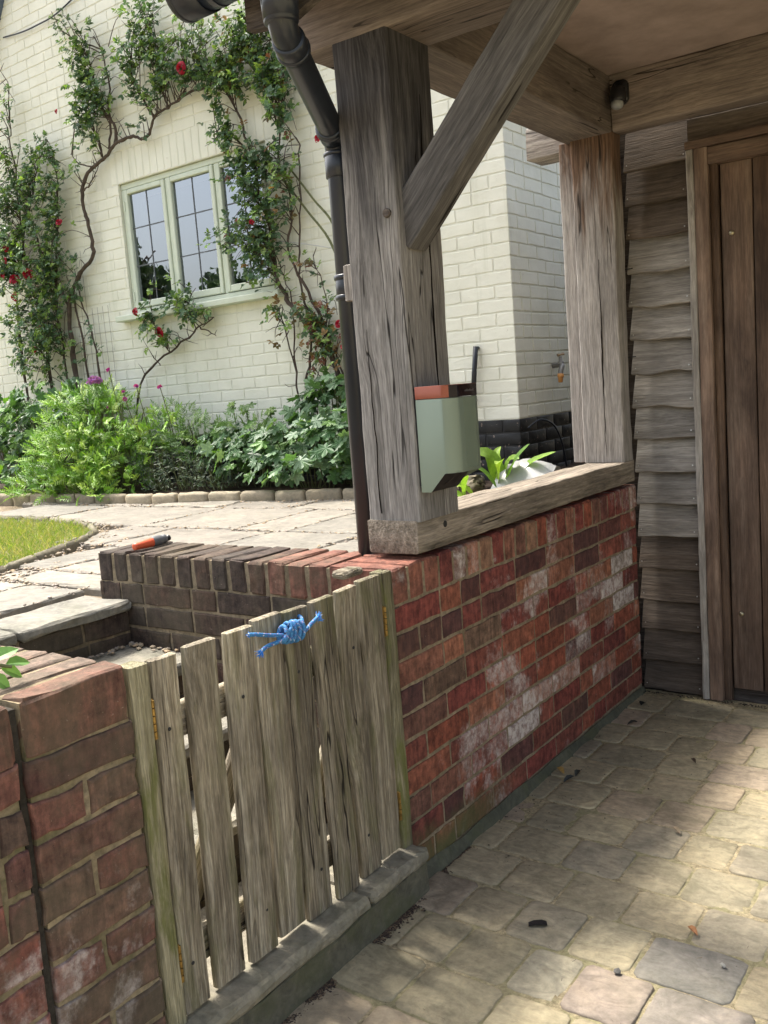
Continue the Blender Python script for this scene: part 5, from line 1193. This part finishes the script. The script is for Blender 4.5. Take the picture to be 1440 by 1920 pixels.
for (p0, p1, p2, W) in (((-.92, 2.3, .80), (-.98, 2.24, .97), (-1.13, 2.15, .935), .045), ((-.9, 2.3, .8), (-.80, 2.22, .93), (-.70, 2.2, 1.02), .03), ((-.88, 2.3, .8), (-.76, 2.3, .91), (-.60, 2.28, .97), .028), ((-.9, 2.2, .8), (-.95, 2.1, .91), (-1.02, 2.0, .86), .03), ((-.95, 2.05, .78), (-1.0, 1.98, .84), (-1.06, 1.9, .80), .03), ((-.92, 2.25, .8), (-.87, 2.2, .93), (-.84, 2.1, .93), .03), ((-.9, 2.28, .8), (-.95, 2.3, .94), (-.94, 2.34, 1.0), .03), ((-.97, 2.0, .78), (-.93, 1.95, .86), (-.90, 1.9, .9), .026), ((-.93, 2.3, .8), (-.86, 2.28, .93), (-.79, 2.25, .94), .03), ((-1.0, 2.05, .77), (-1.08, 1.98, .81), (-1.15, 1.9, .78), .028)):
    blade(mb, [p0, p1, p2], W, pick(HC))
child(mb.build('foliage', M_LEAF, None, True), r_)
mb = MB(); N1, N2 = 22, 10; vs = []
for i in range(N1+1):
    for j in range(N2+1):
        u, v_ = i/N1, j/N2; x = -.95+.32*u; z = .76+(.105+.04*math.sin(u*3+.5)+.045*u)*math.sin(math.pi*min(1, v_*.9+.05)); y = 2.20+.28*v_
        q = Vector((x, y, z)); vs.append(q+Vector((nz(q, 9, 1), nz(q, 9, 2), nz(q, 12, 3)+.5*nz(q, 30, 4)))*.022)
mb.add(vs, [(i*(N2+1)+j, (i+1)*(N2+1)+j, (i+1)*(N2+1)+j+1, i*(N2+1)+j+1) for i in range(N1) for j in range(N2)])
tag(mb.build('plastic_bag', M_BAG, None, True), 'crumpled white plastic bag lying behind the hosta', 'bag')
mb = MB(); block(mb, (-1.10, 2.28, .80), (.16, .12, .10), (.22, .19, .13), bev=.03, jit=.004, sub=(4, 3, 3), wob=.02); tag(mb.build('garden_stone', M_SLAB, None, True), 'rounded brown stone beside the hosta', 'stone')
# sprig over the left pier
r_ = empty('leaf_sprig', (-.25, -1.45, .75), 'leafy green sprig reaching in over the left brick wall', 'sprig'); random.seed(19)
st = MB(); mb = MB(); vs, fs = tube_pts(smooth_path([(-.3, -1.5, .70), (-.22, -1.3, .90), (-.13, -1.10, .925), (-.10, -1.02, .905)], 5), .003, 6); st.add(vs, fs); child(st.build('stem', M_CANE), r_)
for p, d, L in (((-.12, -1.09, .92), (.15, .8, .25), .055), ((-.11, -1.07, .91), (.1, 1, -.1), .05), ((-.11, -1.08, .905), (.3, .8, -.5), .045), ((-.13, -1.12, .92), (.6, .3, .3), .05), ((-.12, -1.10, .90), (.5, .4, -.5), .05), ((-.15, -1.15, .925), (.3, .1, .8), .05), ((-.13, -1.12, .90), (.2, .5, -.7), .04)):
    leaflet(mb, Vector(p)+Vector((0, .045, 0)), Vector(d), Vector((.5, -.4, .8)), L*.95, L*.55, pick([(.13, .26, .07), (.17, .31, .09)]), .18)
child(mb.build('foliage', M_LEAF), r_)
r_ = empty('step_weed', (-.2, -.80, .135), 'small fern weed growing on the steps just behind the left gate leaf', 'weed'); mb = MB()
for k in range(14):
    d = Vector((random.gauss(.1, .5), random.gauss(.1, .5), .9)); p = Vector((-.20, -.78, .14))
    for j in range(6): leaflet(mb, p+d*.02*j, d*.5+rv(.6), Vector((0, 0, 1)), .022, .012, pick([(.12, .26, .05), (.16, .3, .07)]))
child(mb.build('foliage', M_LEAF), r_)

# ------------------------------------------------------------------ small things on the paving
def small(name, label, cat, mb, m): return tag(mb.build(name, m), label, cat)
mb = MB(); a = R(33); vs = []
for u, w_ in ((0, .006), (.3, .009), (.75, .010), (1, .007)): 
    for s_ in (-1, 1): vs.append((.369+math.cos(a)*(u*.045-.022)-math.sin(a)*w_*s_, -.015+math.sin(a)*(u*.045-.022)+math.cos(a)*w_*s_, .0055+.004*math.sin(u*3)))
n = len(vs); vs += [(x, y, z+.003) for x, y, z in vs]
mb.add(vs, [(0, 1, 3, 2), (2, 3, 5, 4), (4, 5, 7, 6), (8, 10, 11, 9), (10, 12, 13, 11), (12, 14, 15, 13), (0, 2, 10, 8), (2, 4, 12, 10), (4, 6, 14, 12), (1, 9, 11, 3), (3, 11, 13, 5), (5, 13, 15, 7), (0, 8, 9, 1), (6, 7, 15, 14)]); small('plastic_clip', 'black slip of plastic lying on a grey sett in the foreground', 'clip', mb, M_BLACKP)
mb = MB(); pebble(mb, (.606, -.096, .008), .0085, (.09, .085, .08), .5); small('pebble', 'dark round pebble in the sandy joint near the bottom edge', 'pebble', mb, M_TINT)
mb = MB(); pebble(mb, (.80, .035, .009), .007, (.28, .27, .24), .7); small('pebble', 'pale grey pebble resting on the long purple sett', 'pebble', mb, M_TINT)
random.seed(20)
def leaf_litter(x, y, L, t, label, curl=.3):
    mb = MB(); a = random.uniform(0, 6.28); leaflet(mb, Vector((x, y, .012)), Vector((math.cos(a), math.sin(a), .15)), Vector((0, 0, 1)), L, L*.5, t, curl, .3); tag(mb.build('fallen_leaf', M_TINT), label, 'leaf')
leaf_litter(.024, .838, .045, (.34, .22, .07), 'tan dead leaf lying at the foot of the red brick wall'); leaf_litter(.107, .798, .05, (.035, .04, .04), 'dark withered leaf just in front of the tan leaf'); leaf_litter(.10, .85, .04, (.04, .045, .04), 'dark shrivelled leaf beside the tan leaf near the wall')
leaf_litter(.689, .14, .035, (.30, .14, .06), 'orange brown scrap of leaf on the blue grey sett'); leaf_litter(.07, 1.52, .06, (.02, .02, .018), 'nearly black dead leaf in the dark corner by the boarded wall'); leaf_litter(.12, 1.35, .045, (.03, .03, .025), 'black curled leaf in front of the dark corner')
leaf_litter(.50, .60, .035, (.26, .2, .13), 'pale curled leaf scrap on a sunlit sett in the middle'); leaf_litter(.40, 1.10, .03, (.05, .03, .02), 'little brown leaf on the shaded setts before the door')
mb = MB()
for _ in range(240):
    x, y = random.uniform(.05, 1.3), random.uniform(-.7, 1.7); L = random.uniform(.003, .014); a = random.uniform(0, 6.28); w_ = random.uniform(.0005, .0014)
    mb.add([(x, y, .0075), (x+math.cos(a)*L, y+math.sin(a)*L, .008), (x+math.cos(a)*L-math.sin(a)*w_, y+math.sin(a)*L+math.cos(a)*w_, .0085), (x-math.sin(a)*w_, y+math.cos(a)*w_, .0075)], [(0, 1, 2, 3)], random.choice([(.03, .025, .02), (.06, .04, .03), (.14, .1, .06)]))
tag(mb.build('bark_crumbs', M_TINT), 'tiny bark crumbs and twigs strewn over the setts', 'litter', kind='stuff')

# ------------------------------------------------------------------ across the road: what the window panes reflect
def tree(label, x, y, h, cr, n, seed):
    random.seed(seed); root = empty('garden_tree', (x, y, 0), label, 'tree', 'trees across the garden'); mb = MB()
    vs, fs = tube_pts([(x, y, -.1), (x+.1, y, h*.3), (x-.05, y+.1, h*.6), (x, y, h*.85)], [.22, .16, .1, .03], 9); mb.add(vs, fs)
    for k in range(7): a = k*.9; z = h*(.35+.06*k); vs, fs = tube_pts([(x, y, z), (x+math.cos(a)*cr*.5, y+math.sin(a)*cr*.5, z+h*.1), (x+math.cos(a)*cr*.8, y+math.sin(a)*cr*.8, z+h*.17)], [.07, .04, .02], 6); mb.add(vs, fs)
    child(mb.build('trunk', M_STEM, None, True), root); mb = MB()
    for _ in range(n):
        o = rv(1).normalized(); q = random.uniform(.45, 1.)*(1+.45*nz(o, 2.2, seed)); p = Vector((x, y, h*.62))+Vector((o.x*cr*q, o.y*cr*q, o.z*h*.38*q)); leaflet(mb, p, rv(1), rv(1), .19, .13, pick([(.05, .09, .03), (.07, .12, .04), (.035, .065, .03)]))
    child(mb.build('crown', M_LEAF), root)
tree('broad dark garden tree standing across the driveway from the cottage', -16.6, -6.6, 5.7, 1.6, 9000, 31); tree('smaller dark tree right of the broad garden tree', -13.3, -7.3, 4.3, .75, 4000, 32); tree('low bushy tree beside the neighbouring house', -13.5, -12, 4.2, 1.2, 4500, 33)
root = empty('neighbouring_house', (-19, -17, 0), 'low brick house with a dark red tiled roof beyond the garden trees', 'house')
mb = MB(); mb.box(-26, -13, -20, -15, -.1, 3.0, (.2, .09, .06)); child(mb.build('wall', M_TINT), root)
mb = MB(); mb.add([(-26.5, -20.5, 2.9), (-12.5, -20.5, 2.9), (-12.5, -14.5, 2.9), (-26.5, -14.5, 2.9), (-25, -17.5, 4.8), (-14, -17.5, 4.8)], [(0, 3, 2, 1), (0, 1, 5, 4), (2, 3, 4, 5), (1, 2, 5), (3, 0, 4)]); child(mb.build('roof', M_TILE), root)
for xx in (-24, -21, -18, -15.2):
    mb = MB(); mb.box(xx, xx+1, -14.99, -14.95, 1, 2.2, (.6, .6, .6)); child(mb.build('window', M_TINT), root)
